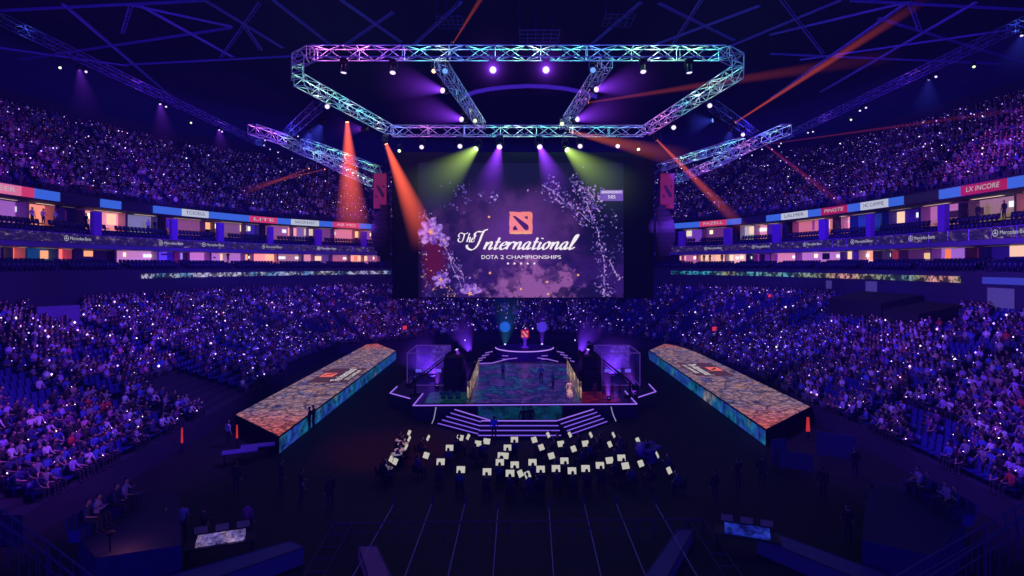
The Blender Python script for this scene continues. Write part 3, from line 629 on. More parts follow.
# balcony seats (upper and lower boxes)
def balc(d_list, z_list, s0, s1):
    out = []
    for d, z in zip(d_list, z_list):
        for s in np.arange(s0, s1, .5):
            if (s % 8.0) < .9: continue
            x, y, nx, ny = BC(s); out.append((float(x-nx*d), float(y-ny*d), z, math.atan2(-nx, ny)))
    return out
BAL = []
for a, b in ((s_px(-60, -1), s_px(388, -1)), (s_px(662, 1), s_px(1090, 1))):
    BAL += balc((-.15, -.85, -1.6), (14.72, 15.3, 16.0), a, b) + balc((.55, -.2, -1.0), (11.72, 11.85, 12.05), a, b)
BAL = np.array(BAL)
steps = MB()
for a, b in ((s_px(-60, -1), s_px(388, -1)), (s_px(662, 1), s_px(1090, 1))):
    sweep(steps, [(.1, 14.55), (.1, 14.72), (-.5, 14.72), (-.5, 15.3), (-1.2, 15.3), (-1.2, 16.0), (-2.1, 16.0), (-2.1, 16.3), (-7.4, 16.3)], a, b, 70)
    sweep(steps, [(.85, 11.75), (.15, 11.75), (.15, 11.85), (-.6, 11.85), (-.6, 12.05), (-1.4, 12.05), (-1.4, 12.5), (-7.4, 12.5)], a, b, 70)
struct(steps.build('trim_4', m_wall))
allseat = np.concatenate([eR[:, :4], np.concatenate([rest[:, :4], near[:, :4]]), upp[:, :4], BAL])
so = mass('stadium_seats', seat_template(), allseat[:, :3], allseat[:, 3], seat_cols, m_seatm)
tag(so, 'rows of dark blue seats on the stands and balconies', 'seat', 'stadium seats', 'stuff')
# glowing phones and wristbands across the crowd
def sparks(name, locs, r, m):
    v = np.array([(1,0,0),(-1,0,0),(0,1,0),(0,-1,0),(0,0,1),(0,0,-1)], float); f = [(0,2,4),(2,1,4),(1,3,4),(3,0,4),(2,0,5),(1,2,5),(3,1,5),(0,3,5)]
    n = len(locs); W = v[None]*r[:, None, None]+locs[:, None, :]; me = bpy.data.meshes.new(name)
    F_ = np.array(f); loops = (F_[None]+(np.arange(n)*6)[:, None, None]).ravel(); me.vertices.add(n*6); me.vertices.foreach_set('co', W.astype(np.float32).ravel())
    me.loops.add(len(loops)); me.loops.foreach_set('vertex_index', loops.astype(np.int32)); me.polygons.add(n*8); me.polygons.foreach_set('loop_start', np.arange(0, n*24, 3, dtype=np.int32))
    me.materials.append(m); me.update(calc_edges=True); o = bpy.data.objects.new(name, me); COL.objects.link(o); return o
def spark_mat():
    m = bpy.data.materials.new('phone_glow'); m.use_nodes = True; nt = m.node_tree; b = nt.nodes['Principled BSDF']; tc = nt.nodes.new('ShaderNodeTexCoord'); n = nt.nodes.new('ShaderNodeTexNoise'); n.inputs['Scale'].default_value = 2.3
    c = nt.nodes.new('ShaderNodeValToRGB'); e = c.color_ramp.elements; e[0].position = .35; e[0].color = (.3,.16,1,1); e[1].position = .64; e[1].color = (.9,.8,1,1); x = e.new(.5); x.color = (.5,.28,1,1)
    nt.links.new(tc.outputs['Object'], n.inputs['Vector']); nt.links.new(n.outputs['Fac'], c.inputs['Fac']); nt.links.new(c.outputs['Color'], b.inputs['Emission Color']); b.inputs['Emission Strength'].default_value = 2.6; m.cycles.emission_sampling = 'NONE'; return m
m_spark = spark_mat()
nl = len(rest); sel = nrng.random(nl) < .55; L1 = rest[sel]
fw = np.stack([np.sin(L1[:, 3]), -np.cos(L1[:, 3])], 1)
l1 = L1[:, :3].copy(); l1[:, :2] += fw*.34+nrng.normal(0, .1, (len(l1), 2)); l1[:, 2] += nrng.uniform(.78, 1.15, len(l1))
sel = nrng.random(len(Pu)) < .5; L2 = Pu[sel]; fw = np.stack([np.sin(L2[:, 3]), -np.cos(L2[:, 3])], 1); l2 = L2[:, :3].copy(); l2[:, :2] += fw*.34+nrng.normal(0, .1, (len(l2), 2)); l2[:, 2] += nrng.uniform(.8, 1.2, len(l2))
SPK = np.concatenate([l1, l2]); rr = np.clip(nrng.lognormal(math.log(.033), .6, len(SPK)), .012, .13); rr[len(l1):] *= .85
o = sparks('wristband_lights', SPK, rr, m_spark); tag(o, 'countless glowing wristbands and phones across the crowd', 'lights', None, 'stuff')
# guests standing on the balconies
def at_suite(side, pxx, d, z): p = B(s_px(pxx, side, d), d, z); s = s_px(pxx, side, d); x, y, nx, ny = BC(s); return p, math.atan2(-nx, ny)
for side, pxx, up_, t in ((-1,32,1,'beside the white wall screen of the upper left balcony'),(-1,43,1,'before the mauve lounge, upper left balcony'),(-1,55,1,'before the orange lounge, upper left balcony'),(-1,86,1,'alone before the unlit lounge, upper left balcony'),(-1,148,1,'before the grey green lounge, upper left balcony'),(-1,155,1,'before the grey green lounge, further along'),
                          (-1,228,0,'before the mauve lounge of the lower left balcony'),(1,1004,1,'before the ochre lounge, upper right balcony'),(1,978,1,'under the bright ceiling, upper right balcony'),(1,722,0,'in the cream lounge, lower right balcony'),(1,704,0,'in the bright amber lounge, lower right balcony'),(1,710,0,'in the bright amber lounge, further right')):
    p, rz = at_suite(side, pxx, -2.4, 16.3 if up_ else 12.5)
    person(STM[rnd.randrange(2)], p, rz, 'black' if rnd.random() < .7 else 'white', 'standing guest in silhouette '+t, 'balcony guests')
# ================================================================== RIGGING
def beam_mat(nm='beam_haze', pw=1.1, wide=False):
    m = bpy.data.materials.new(nm); m.use_nodes = True; nt = m.node_tree; nt.nodes.clear(); N = nt.nodes.new; Lk = nt.links.new
    out = N('ShaderNodeOutputMaterial'); em = N('ShaderNodeEmission'); ab = N('ShaderNodeVolumeAbsorption'); ab.inputs['Density'].default_value = 0; ad = N('ShaderNodeAddShader')
    Lk(em.outputs[0], ad.inputs[0]); Lk(ab.outputs[0], ad.inputs[1]); Lk(ad.outputs[0], out.inputs['Volume'])
    oi = N('ShaderNodeObjectInfo'); tc = N('ShaderNodeTexCoord'); sx = N('ShaderNodeSeparateXYZ'); Lk(tc.outputs['Object'], sx.inputs[0])
    def ma(op, a, b=None):
        n = N('ShaderNodeMath'); n.operation = op
        for i, v in enumerate((a, b)):
            if v is None: continue
            if isinstance(v, (int, float)): n.inputs[i].default_value = v
            else: Lk(v, n.inputs[i])
        return n.outputs[0]
    z = ma('MAXIMUM', sx.outputs[2], 0.0); rz = ma('ADD', ma('MULTIPLY', z, .9), .1)
    rho2 = ma('DIVIDE', ma('ADD', ma('MULTIPLY', sx.outputs[0], sx.outputs[0]), ma('MULTIPLY', sx.outputs[1], sx.outputs[1])), ma('MULTIPLY', rz, rz))
    rad = ma('MAXIMUM', ma('SUBTRACT', 1.0, rho2), 0.0); fade = ma('POWER', ma('MAXIMUM', ma('SUBTRACT', 1.0, z), 0.0), pw)
    if wide: fade = ma('DIVIDE', ma('MULTIPLY', fade, .3), ma('ADD', rz, .02))
    st = ma('DIVIDE', ma('MULTIPLY', ma('MULTIPLY', rad, fade), oi.outputs['Alpha']), rz)
    Lk(st, em.inputs['Strength']); Lk(oi.outputs['Color'], em.inputs['Color']); m.cycles.volume_step_rate = .12
    return m
m_beam = beam_mat(); m_beamw = beam_mat('wide_beam_haze', 1.5, True)
bm_ = MB(); n_ = 14
bm_.lathe([(.1, 0), (1, 1)], n_); BEAM = bm_.mesh('light_beam', m_beam); BEAMW = bm_.mesh('light_beam', m_beamw)
m_lensW = glow('lens_white', (.72,.6,1), 1.5); m_lensV = glow('lens_violet', (.55,.45,1), 1.6); m_lensR = glow('lens_red', (1,.35,.2), 4.0); m_lensG = glow('lens_green', (.8,1,.55), 1.8); m_lensB = glow('lens_blue', (.15,.35,1), 1.2)
LENSM = {'w':m_lensW,'v':m_lensV,'r':m_lensR,'g':m_lensG,'b':m_lensB}
FX = {}
def fx_meshes():
    b = MB(); b.box((0,0,.42), (.34,.3,.14)); b.tube((-.1,0,.49), (-.1,0,.62), .03); b.tube((.1,0,.49), (.1,0,.62), .03); FX['base'] = b.mesh('base', m_dark)
    b = MB(); b.box((-.2,0,.17), (.05,.12,.46)); b.box((.2,0,.17), (.05,.12,.46)); b.box((0,0,.36), (.42,.14,.05)); FX['yoke'] = b.mesh('yoke', m_dark)
    b = MB(); b.lathe([(.1,-.24),(.15,-.2),(.16,0),(.155,.16),(.165,.22),(.165,.25)], 12); FX['head'] = b.mesh('head', m_dark, True)
    for k, m in LENSM.items(): FX['lens'+k] = MB().lathe([(.155,.252),(.13,.27),(1e-5,.285)], 12).mesh('lens', m, True)
fx_meshes()
def fixture(px, py, Y, aim, lens, label, size=1.0, beam=None):
    """aim: photo position and depth the head points at; beam=(end radius, colour, strength)"""
    p = P(px, py, Y); q = P(*aim); t = thing('moving_head_light', label, 'stage light', p, 0, 'moving head lights'); t.scale = (size,)*3
    def child(n, k, par):
        o = bpy.data.objects.new(n, FX[k]); COL.objects.link(o); o.parent = par; return o
    child('base', 'base', t); child('yoke', 'yoke', t); h = child('head', 'head', t); d = (q-p)
    h.rotation_mode = 'QUATERNION'; h.rotation_quaternion = d.to_track_quat('Z', 'Y'); child('lens', 'lens'+lens, h)
    if beam:
        o = bpy.data.objects.new('light_beam', BEAMW if beam[1] in (YG, VIO, VB) else BEAM); COL.objects.link(o); o.parent = h; r, c, s = beam; o.location = (0,0,.28)
        o.scale = (r/size, r/size, d.length/size); o.color = (*c, s/r)
        o['label'] = 'hazy beam of light'
    return t
RED = (1,.115,.05); VIO = (.28,.04,1); VB = (.17,.03,1); YG = (.34,.52,.09); BLU = (.06,.08,1)
YN, YF = 30.0, 47.7
FXL = [ # px,py,Y,aim,lens,size,beam,label
 (344,68,YN,(341,110,30),'w',1,None,'first from the left under the near truss'),(393,69,YN,(390,110,29),'w',1,None,'second from the left under the near truss'),
 (493,70,YN,(491,60,12),'w',1.15,(1.3,VIO,.09),'third from the left under the near truss, glowing at the camera'),(546,70,YN,(548,60,12),'w',1.15,(1.3,VIO,.09),'fourth from the left under the near truss, glowing at the camera'),
 (643,68,YN,(646,110,29),'w',1,None,'fifth from the left under the near truss'),(689,68,YN,(692,110,30),'w',1,None,'sixth from the left under the near truss'),
 (445,70,31.5,(446,90,28),'b',1,None,'topmost on the left slanting inner truss'),(445,91,35,(375,76,29),'w',1.1,(1.7,VIO,.34),'middle of the left slanting inner truss'),(464,120,43,(392,100,36),'w',1.3,(2.2,VIO,.34),'lowest violet one on the left slanting inner truss'),(475,120,44,(476,140,40),'g',1.0,None,'small greenish one on the left slanting inner truss'),
 (593,69,31.5,(592,90,28),'b',1,None,'topmost on the right slanting inner truss'),(594,90,35,(660,75,29),'w',1.1,(1.7,VIO,.34),'middle of the right slanting inner truss'),(575,120,43,(640,100,36),'w',1.3,(2.2,VIO,.34),'lowest violet one on the right slanting inner truss'),(562,123,44,(561,140,40),'g',1.0,None,'small greenish one on the right slanting inner truss'),
 (434,70,32,(432,84,30),'r',.8,None,'small red one beside the left slanting inner truss'),
 (327,106,42,(335,125,36),'w',1.1,None,'upper one beside the left arm of the truss ring'),(365,129,46,(330,128,48),'w',1.2,(1.8,VIO,.14),'lower one beside the left arm of the truss ring'),(323,122,50,(310,145,52),'b',1.2,(1.6,BLU,.2),'blue one beside the left arm of the truss ring'),(311,130,52,(303,155,54),'b',1.2,(1.6,BLU,.2),'blue one further down beside the left arm'),
 (673,127,46,(690,140,40),'w',1.2,None,'lower one beside the right arm of the truss ring'),(710,105,42,(705,125,36),'w',1.1,None,'upper one beside the right arm of the truss ring'),(716,120,50,(690,124,50),'b',1.2,(1.6,BLU,.2),'blue one beside the right arm of the truss ring'),(730,128,52,(728,150,54),'b',1.2,(1.4,BLU,.15),'blue one further down beside the right arm'),(743,134,55,(742,150,50),'w',1.2,None,'one over the joint of the right curved truss'),
 (400,150,48,(392,160,46),'g',.9,None,'small greenish one at the left end of the far truss'),(422,146,48,(416,165,44),'w',1.2,None,'violet one at the left end of the far truss'),(460,145,48,(459,165,44),'w',1.3,None,'white one under the far truss, left part'),
 (478,147,48,(412,205,41),'g',1.4,(3.0,YG,.6),'yellow green beam left of the emblem'),(500,145,48,(484,205,40),'w',1.5,(1.9,VIO,.6),'violet beam left of the screen centre'),(539,145,48,(564,205,40),'w',1.5,(1.9,VIO,.6),'violet beam right of the screen centre'),
 (565,148,48,(632,205,41),'g',1.4,(3.0,YG,.6),'yellow green beam right of the emblem'),(580,145,48,(582,165,44),'w',1.3,None,'white one under the far truss, right part'),(618,145,48,(614,165,44),'w',1.2,None,'violet one at the right end of the far truss'),(638,148,48,(644,165,46),'g',.9,None,'small greenish one at the right end of the far truss'),
 (347,119,46,(353,240,46),'r',1,(1.75,RED,1.1),'broad red beam falling straight at the left balcony'),(385,141,47,(427,245,48.4),'r',1,(1.6,RED,1.25),'broad red beam slanting onto the screen edge'),
 (655,138,47,(745,230,50),'r',.8,(.7,RED,.42),'thin red beam slanting down right of the screen'),(733,124,50,(925,0,46),'r',.8,(.55,RED,.3),'thin red beam rising to the top right'),(586,103,41,(900,55,40),'r',.7,(.65,RED,.1),'long red beam rising right across the truss ring'),
 (567,131,46,(690,160,48.5),'r',.7,(1.2,(1,.16,.03),.26),'rusty red beam along the far truss'),(759,140,58,(860,218,62),'r',.6,(.6,(.8,.05,.2),.12),'dull red beam falling on the right stand'),(769,144,60,(1060,104,56),'r',.5,(.35,(.8,.06,.15),.09),'faint red beam crossing the right stand'),
 (310,168,60,(238,196,55),'r',.5,(.35,RED,.14),'faint red beam over the left stand, upper of two'),(326,169,60,(238,190,55),'r',.5,(.35,RED,.14),'faint red beam over the left stand, lower of two'),
 (452,45,33,(505,-40,33),'r',.5,(.3,RED,.16),'thin red beam rising behind the near truss'),
]
for px_, py_, Y_, aim, ln, sz, bm2, lb in FXL: fixture(px_, py_, Y_, aim, ln, 'moving head light, '+lb, sz, bm2)
SIDEFX = [(60,67,'g',None),(79,68,'w',(90,125,41)),(86,71,'w',None),(160,103,'w',(166,150,46)),(166,106,'w',None),(191,122,'g',None),(219,129,'w',(223,160,56)),(222,131,'w',None)]
for i, (px_, py_, ln, be) in enumerate(SIDEFX):
    Y_ = F*30.6/(CX-px_); fixture(px_, py_, Y_, be or (px_+1, py_+30, Y_-3), ln, 'small floodlight, %s from the photo edge along the left side truss' % nth(i), .55, (1.6, VIO, .11) if be else None)
SIDEFX = [(1022,34,'w',(1018,70,33)),(974,66,'g',None),(936,76,'w',None),(929,78,'w',(926,115,42)),(866,107,'w',None),(860,110,'w',None),(851,119,'g',None),(813,131,'w',None),(808,132,'w',None)]
for i, (px_, py_, ln, be) in enumerate(SIDEFX):
    Y_ = F*30.6/(px_-CX); fixture(px_, py_, Y_, be or (px_-1, py_+30, Y_-3), ln, 'small floodlight, %s from the photo edge along the right side truss' % nth(i), .55, (1.6, BLU, .08) if be else None)

# ---- trusses
m_truss = mat('truss_aluminium', (.62,.62,.66), .38, .3, noise=.1)
def lamp(kind, loc, energy, col, **kw):
    l = bpy.data.lights.new('lamp', kind); l.energy = energy; l.color = col
    for k, v in kw.items(): setattr(l, k, v)
    o = bpy.data.objects.new(kw.get('name_', 'lamp'), l); COL.objects.link(o); o.location = loc; return o
def spot(loc, target, energy, col, deg, blend=.8, rad=.5):
    o = lamp('SPOT', loc, energy, col, spot_size=math.radians(deg), spot_blend=blend, shadow_soft_size=rad)
    o.rotation_euler = (Vector(target)-Vector(loc)).to_track_quat('-Z', 'Y').to_euler(); return o
TC = {'v':(.5,.12,1),'t':(.1,.68,.66),'g':(.32,.95,.5),'b':(.14,.3,1),'w':(.62,.9,.8),'p':(.85,.2,.75)}
TE = {'v':1.6,'t':2.4,'g':2.6,'b':1.5,'w':2.4,'p':2.4}
def truss(pts, w, label, lights='', e=9.0, group='lighting trusses', m=None, bay=1.3, cut=True):
    pts = [Vector(p) for p in pts]; c = pts[0].copy(); t = thing('lighting_truss', label, 'truss', c, 0, group); ch = [MB() for _ in range(4)]; la = MB(); m = m or m_truss
    for a, b in zip(pts, pts[1:]):
        a, b = a-c, b-c; d = (b-a).normalized(); sd = d.cross(Vector((0,0,1))).normalized(); u = Vector((0,0,1)); h = w/2; r = w*.05
        cor = [sd*h+u*h, -sd*h+u*h, -sd*h-u*h, sd*h-u*h]
        for k in range(4): ch[k].tube(a+cor[k], b+cor[k], r, 6)
        n = max(2, round((b-a).length/(w*bay)));
        for i in range(n):
            p, q = a.lerp(b, i/n), a.lerp(b, (i+1)/n)
            for k in range(4):
                c0, c1 = cor[k], cor[(k+1) % 4]
                if (i+k) % 2: c0, c1 = c1, c0
                la.tube(p+c0, q+c1, r*.72, 4)
            if i % 3 == 0:
                for k in range(4): la.tube(p+cor[k], p+cor[(k+1) % 4], r*.7, 4)
    for k in range(4): ch[k].build('chord', m, t)
    la.build('lattice', m, t)
    # lamps standing inside the truss
    L = [0]
    for a, b in zip(pts, pts[1:]): L.append(L[-1]+(b-a).length)
    for i, k in enumerate(lights):
        if k == ' ': continue
        x = L[-1]*(i+.5)/len(lights)
        for j in range(len(pts)-1):
            if L[j] <= x <= L[j+1]: p = pts[j].lerp(pts[j+1], (x-L[j])/(L[j+1]-L[j]))
        lamp('POINT', p, e*TE[k], TC[k], shadow_soft_size=.12)
    return t
truss([P(312,53,YN), P(724,53,YN)], .62, 'nearest truss of the hanging ring, level across the top', 'pppvvtwbttgwttbtgwggt', 12)
truss([P(312,53,YN), P(298,60,31.2), P(297,76,34)], .62, 'short corner truss at the left end of the nearest truss', ' g', 6)
truss([P(724,53,YN), P(738,60,31.2), P(738,70,33)], .62, 'short corner truss at the right end of the nearest truss', ' t', 6)
truss([P(299,80,34.5), P(392,131,YF)], .7, 'left arm of the hanging truss ring', 'gwgtwttwb', 13)
truss([P(738,72,33), P(645,131,YF)], .7, 'right arm of the hanging truss ring', 'twgwtvppv', 13)
truss([P(392,131,YF), P(645,131,YF)], .8, 'far truss of the hanging ring, above the big screen', 'bvpvvbvtgwgtgwbttbb', 12)
truss([P(440,64,31.4), P(482,126,46)], .62, 'left slanting inner truss of the ring', 'bbtbww', 5)
truss([P(607,62,31.2), P(563,126,46)], .62, 'right slanting inner truss of the ring', 'vvpvbw', 5)
m_dtruss = mat('truss_dimmed_colour', rgb(70,66,130), .5, .1)  # darker violet copy of the truss metal, dimness put into its colour
XS = 30.6
truss([(-XS,26,CZ+14.6), (-XS,68,CZ+14.6)], .55, 'long straight side truss over the left stand', 'v  b   v    v  b', 16, m=m_dtruss)
truss([(XS,26,CZ+14.6), (XS,64,CZ+14.6)], .55, 'long straight side truss over the right stand', 'v  b   v    v  b', 16, m=m_dtruss)
hz = lambda px, py, h: P(px, py, F*h/(CY-py))
truss([hz(252,129,13.5), hz(282,139,13.5), hz(301,149,13.5), hz(322,158,13.5), hz(346,171,13.5), hz(373,184,13.5)], .95, 'curved lower truss left of the screen', 'ppw bgp  pwg wg', 15)
truss([hz(304,143,14.5), hz(342,156,14.5), hz(379,170,14.5)], .95, 'curved upper truss left of the screen', 'bttgtg  tgg', 15)
truss([hz(787,129,13.5), hz(766,138,13.5), hz(745,148,13.5), hz(716,163,13.5), hz(690,174,13.5), hz(664,184,13.5)], .95, 'curved lower truss right of the screen', 'gg pp  g pp  t b', 15)
truss([hz(742,142,14.5), hz(692,157,14.5), hz(659,168,14.5)], .95, 'curved upper truss right of the screen', 'ttg tg g  b', 15)
truss([hz(318,106,14.8), hz(284,137,14.8)], .8, 'dim slanting truss joining the left ring arm and curved truss', 'v b', 5, m=m_dtruss)
truss([hz(712,105,14.8), hz(757,136,14.8)], .8, 'dim slanting truss joining the right ring arm and curved truss', 'b v', 5, m=m_dtruss)
# small flags of hanging lamps under the curved trusses
for side, L in (('left', [(264,145),(270,149),(278,152),(292,158),(286,141),(298,136),(265,140),(345,163),(365,176),(384,178),(387,179)]), ('right', [(762,149),(772,149),(779,146),(740,158),(752,155),(710,162),(714,157),(703,166),(676,176),(728,157),(781,143)])):
    for i, (a, b) in enumerate(L):
        Y_ = F*12.8/(CY-b); fixture(a, b, Y_, (a+1, b+20, Y_-4), 'v' if i % 2 else 'w', 'small hanging lamp, %s under the curved trusses on the %s' % (nth(i), side), .45)
# curved rail behind the ring and small catwalk frames
m_arc = mat('arc_violet', rgb(90,60,190), .5, emis=rgb(80,40,190), es=.4, sample=False)
mb = MB(); pp = [P(x, y, 75) for x, y in ((464,96),(475,92),(490,89),(508,87),(527,86),(546,86.5),(565,88.5),(582,92),(597,97))]; mb.path(pp, .28, 8); tag(mb.build('curved_rail', m_arc), 'violet curved rail hanging behind the truss ring', 'rail')
for i, (x0, x1, y) in enumerate(((436,462,16),(520,560,30),(606,636,14))):
    mb = MB(); a, b = P(x0, y, 45), P(x1, y, 45)
    for k in range(4):
        mb.tube(a+Vector((0,k*.8,0)), b+Vector((0,k*.8,0)), .05, 5)
    for k in range(6):
        c = a.lerp(b, k/5); mb.tube(c, c+Vector((0,2.4,0)), .04, 4)
        if k % 2 == 0: mb.tube(c, c+Vector((0,0,40-c.z)), .025, 4)
    tag(mb.build('catwalk_frame', mat('catwalk_dim', rgb(40,40,90), .6)), 'dim catwalk frame under the roof, %s one behind the near truss' % nth(i), 'catwalk', 'roof catwalk frames')

# ================================================================== CENTRE SCREEN
YS = 50.0; SS = F/YS
def sp(px, py, dy=0.0): return Vector(((px-CX)/SS, YS-dy, CZ-(py-CY)/SS))
SO = sp(520.5, 230)
scr = thing('hanging_screen', 'huge hanging screen with violet flower picture and script title', 'screen', SO)
def lo(px, py, dy=0.0): return sp(px, py, dy)-SO
mb = MB(); a, b = lo(392,152), lo(654,298.6); mb.hexa([(a.x,.1,b.z),(b.x,.1,b.z),(b.x,2.2,b.z),(a.x,2.2,b.z)], [(a.x,.1,a.z),(b.x,.1,a.z),(b.x,2.2,a.z),(a.x,2.2,a.z)])
mb.build('cabinet', m_black, scr)
def screen_mat():
    m = bpy.data.materials.new('screen_picture'); m.use_nodes = True; nt = m.node_tree; b = nt.nodes['Principled BSDF']; N = nt.nodes.new; Lk = nt.links.new
    tc = N('ShaderNodeTexCoord'); sx = N('ShaderNodeSeparateXYZ'); Lk(tc.outputs['Object'], sx.inputs[0])
    def ma(op, a, b=None, c=None):
        n = N('ShaderNodeMath'); n.operation = op
        for i, v in enumerate((a, b, c)):
            if v is None: continue
            if isinstance(v, (int, float)): n.inputs[i].default_value = v
            else: Lk(v, n.inputs[i])
        return n.outputs[0]
    def noise(sc, det, rough=.6, off=0):
        n = N('ShaderNodeTexNoise'); n.inputs['Scale'].default_value = sc; n.inputs['Detail'].default_value = det; n.inputs['Roughness'].default_value = rough
        mp = N('ShaderNodeMapping'); mp.inputs['Location'].default_value = (off, off*2, off*3); Lk(tc.outputs['Object'], mp.inputs['Vector']); Lk(mp.outputs[0], n.inputs['Vector']); return n.outputs['Fac']
    def mix(f, a, b):
        n = N('ShaderNodeMix'); n.data_type = 'RGBA'; Lk(f, n.inputs['Factor'])
        for k, v in (('A', a), ('B', b)):
            if isinstance(v, tuple): n.inputs[k].default_value = (*v, 1)
            else: Lk(v, n.inputs[k])
        return n.outputs['Result']
    def sstep(v, a, b):
        n = N('ShaderNodeMapRange'); n.interpolation_type = 'SMOOTHSTEP'; Lk(v, n.inputs['Value']); n.inputs['From Min'].default_value = a; n.inputs['From Max'].default_value = b; return n.outputs['Result']
    X, Z = sx.outputs[0], sx.outputs[2]
    # violet cloud: brightest round (0,-2)
    def blob(cx, cz, rx, rz):
        dx = ma('DIVIDE', ma('SUBTRACT', X, cx), rx); dz = ma('DIVIDE', ma('SUBTRACT', Z, cz), rz); return ma('SQRT', ma('ADD', ma('MULTIPLY', dx, dx), ma('MULTIPLY', dz, dz)))
    base = mix(sstep(Z, -6, 5.5), rgb(50,24,100), rgb(4,4,26))
    base = mix(sstep(blob(8.5, 3, 7, 7), 1.0, .2), base, rgb(6,5,30))
    n1 = noise(.35, 3); c1 = ma('SUBTRACT', blob(-.5, 0.6, 6.5, 5.0), ma('MULTIPLY', ma('SUBTRACT', n1, .5), 1.6))
    base = mix(sstep(c1, 1.15, .25), base, rgb(84,44,112))
    n2 = noise(.5, 4, .65, 3.1); c2 = ma('SUBTRACT', blob(1.0, -5.0, 4.6, 2.7), ma('MULTIPLY', ma('SUBTRACT', n2, .5), 2.6))
    base = mix(sstep(c2, .92, .55), base, rgb(146,86,154))
    # dark leaf silhouettes
    n3 = noise(.42, 6, .72, 7.7); f3 = sstep(n3, .50, .54); band = ma('MULTIPLY', f3, sstep(blob(-.3, -.6, 8.6, 6.4), .25, .9))
    base = mix(ma('MULTIPLY', band, .88), base, rgb(20,14,58))
    n5 = noise(.55, 6, .75, 1.3); f5 = ma('MULTIPLY', sstep(n5, .50, .545), sstep(ma('ABSOLUTE', ma('ADD', Z, 3.6)), 1.6, .5)); base = mix(ma('MULTIPLY', f5, .7), base, rgb(44,22,88))
    # brown red glow at left under the flowers
    base = mix(ma('MULTIPLY', sstep(blob(-7.9, -2.6, 1.9, 3.0), 1.1, .3), .85), base, rgb(92,14,40))
    base = mix(sstep(X, -8.2, -9.2), base, rgb(8,6,26)); base = mix(sstep(Z, 2.2, 5.0), base, rgb(5,5,24)); base = mix(sstep(blob(9.5, 2.0, 6, 5), 1.0, .4), base, rgb(7,6,30))
    Lk(base, b.inputs['Emission Color']); b.inputs['Emission Strength'].default_value = .9; b.inputs['Base Color'].default_value = (.01,.01,.01,1); b.inputs['Roughness'].default_value = .6
    m.cycles.emission_sampling = 'NONE'; return m
a, b = lo(418,163), lo(623.5,297.5)
MB().hexa([(a.x,-.02,b.z),(b.x,-.02,b.z),(b.x,.1,b.z),(a.x,.1,b.z)], [(a.x,-.02,a.z),(b.x,-.02,a.z),(b.x,.1,a.z),(a.x,.1,a.z)]).build('display', screen_mat(), scr)
m_txt = glow('screen_white', (.95,.86,.9), .95); m_emb = glow('screen_coral', rgb(240,130,105), 1.0); m_embd = glow('screen_maroon', rgb(70,20,50), .6); m_gold = glow('screen_gold', rgb(250,170,110), .9)
# emblem: rough square with a blade and two corner marks
mb = MB(); pts = []
rr_ = random.Random(4)
for (xa, ya), (xb, yb) in zip(((509.5,212),(532.3,212),(532.3,234),(509.5,234)), ((532.3,212),(532.3,234),(509.5,234),(509.5,212))):
    for k in range(7): pts.append(lo(xa+(xb-xa)*k/7+rr_.uniform(-.45,.45), ya+(yb-ya)*k/7+rr_.uniform(-.45,.45), .05))
mb.add(pts, [tuple(range(len(pts)-1,-1,-1))]); em_ = mb.build('emblem', m_emb, scr)
mb = MB()
for poly in (((512.6,216.2),(515.2,216),(528.3,225.3),(528.8,229),(526.5,230.6),(524.3,229.5)), ((523.8,217.2),(527.6,216),(527.8,219.5)), ((515.5,225.5),(518,229.8),(513.2,230.4),(513,227.4))):
    mb.add([lo(x, y, .09) for x, y in poly], [tuple(range(len(poly)-1,-1,-1))])
mb.build('blade_mark', m_embd, em_); mb = MB(); mb.quad(lo(510.5,234,.07), lo(531.5,234,.07), lo(531,231.5,.07), lo(511,231.8,.07)); mb.build('golden_edge', m_gold, em_)
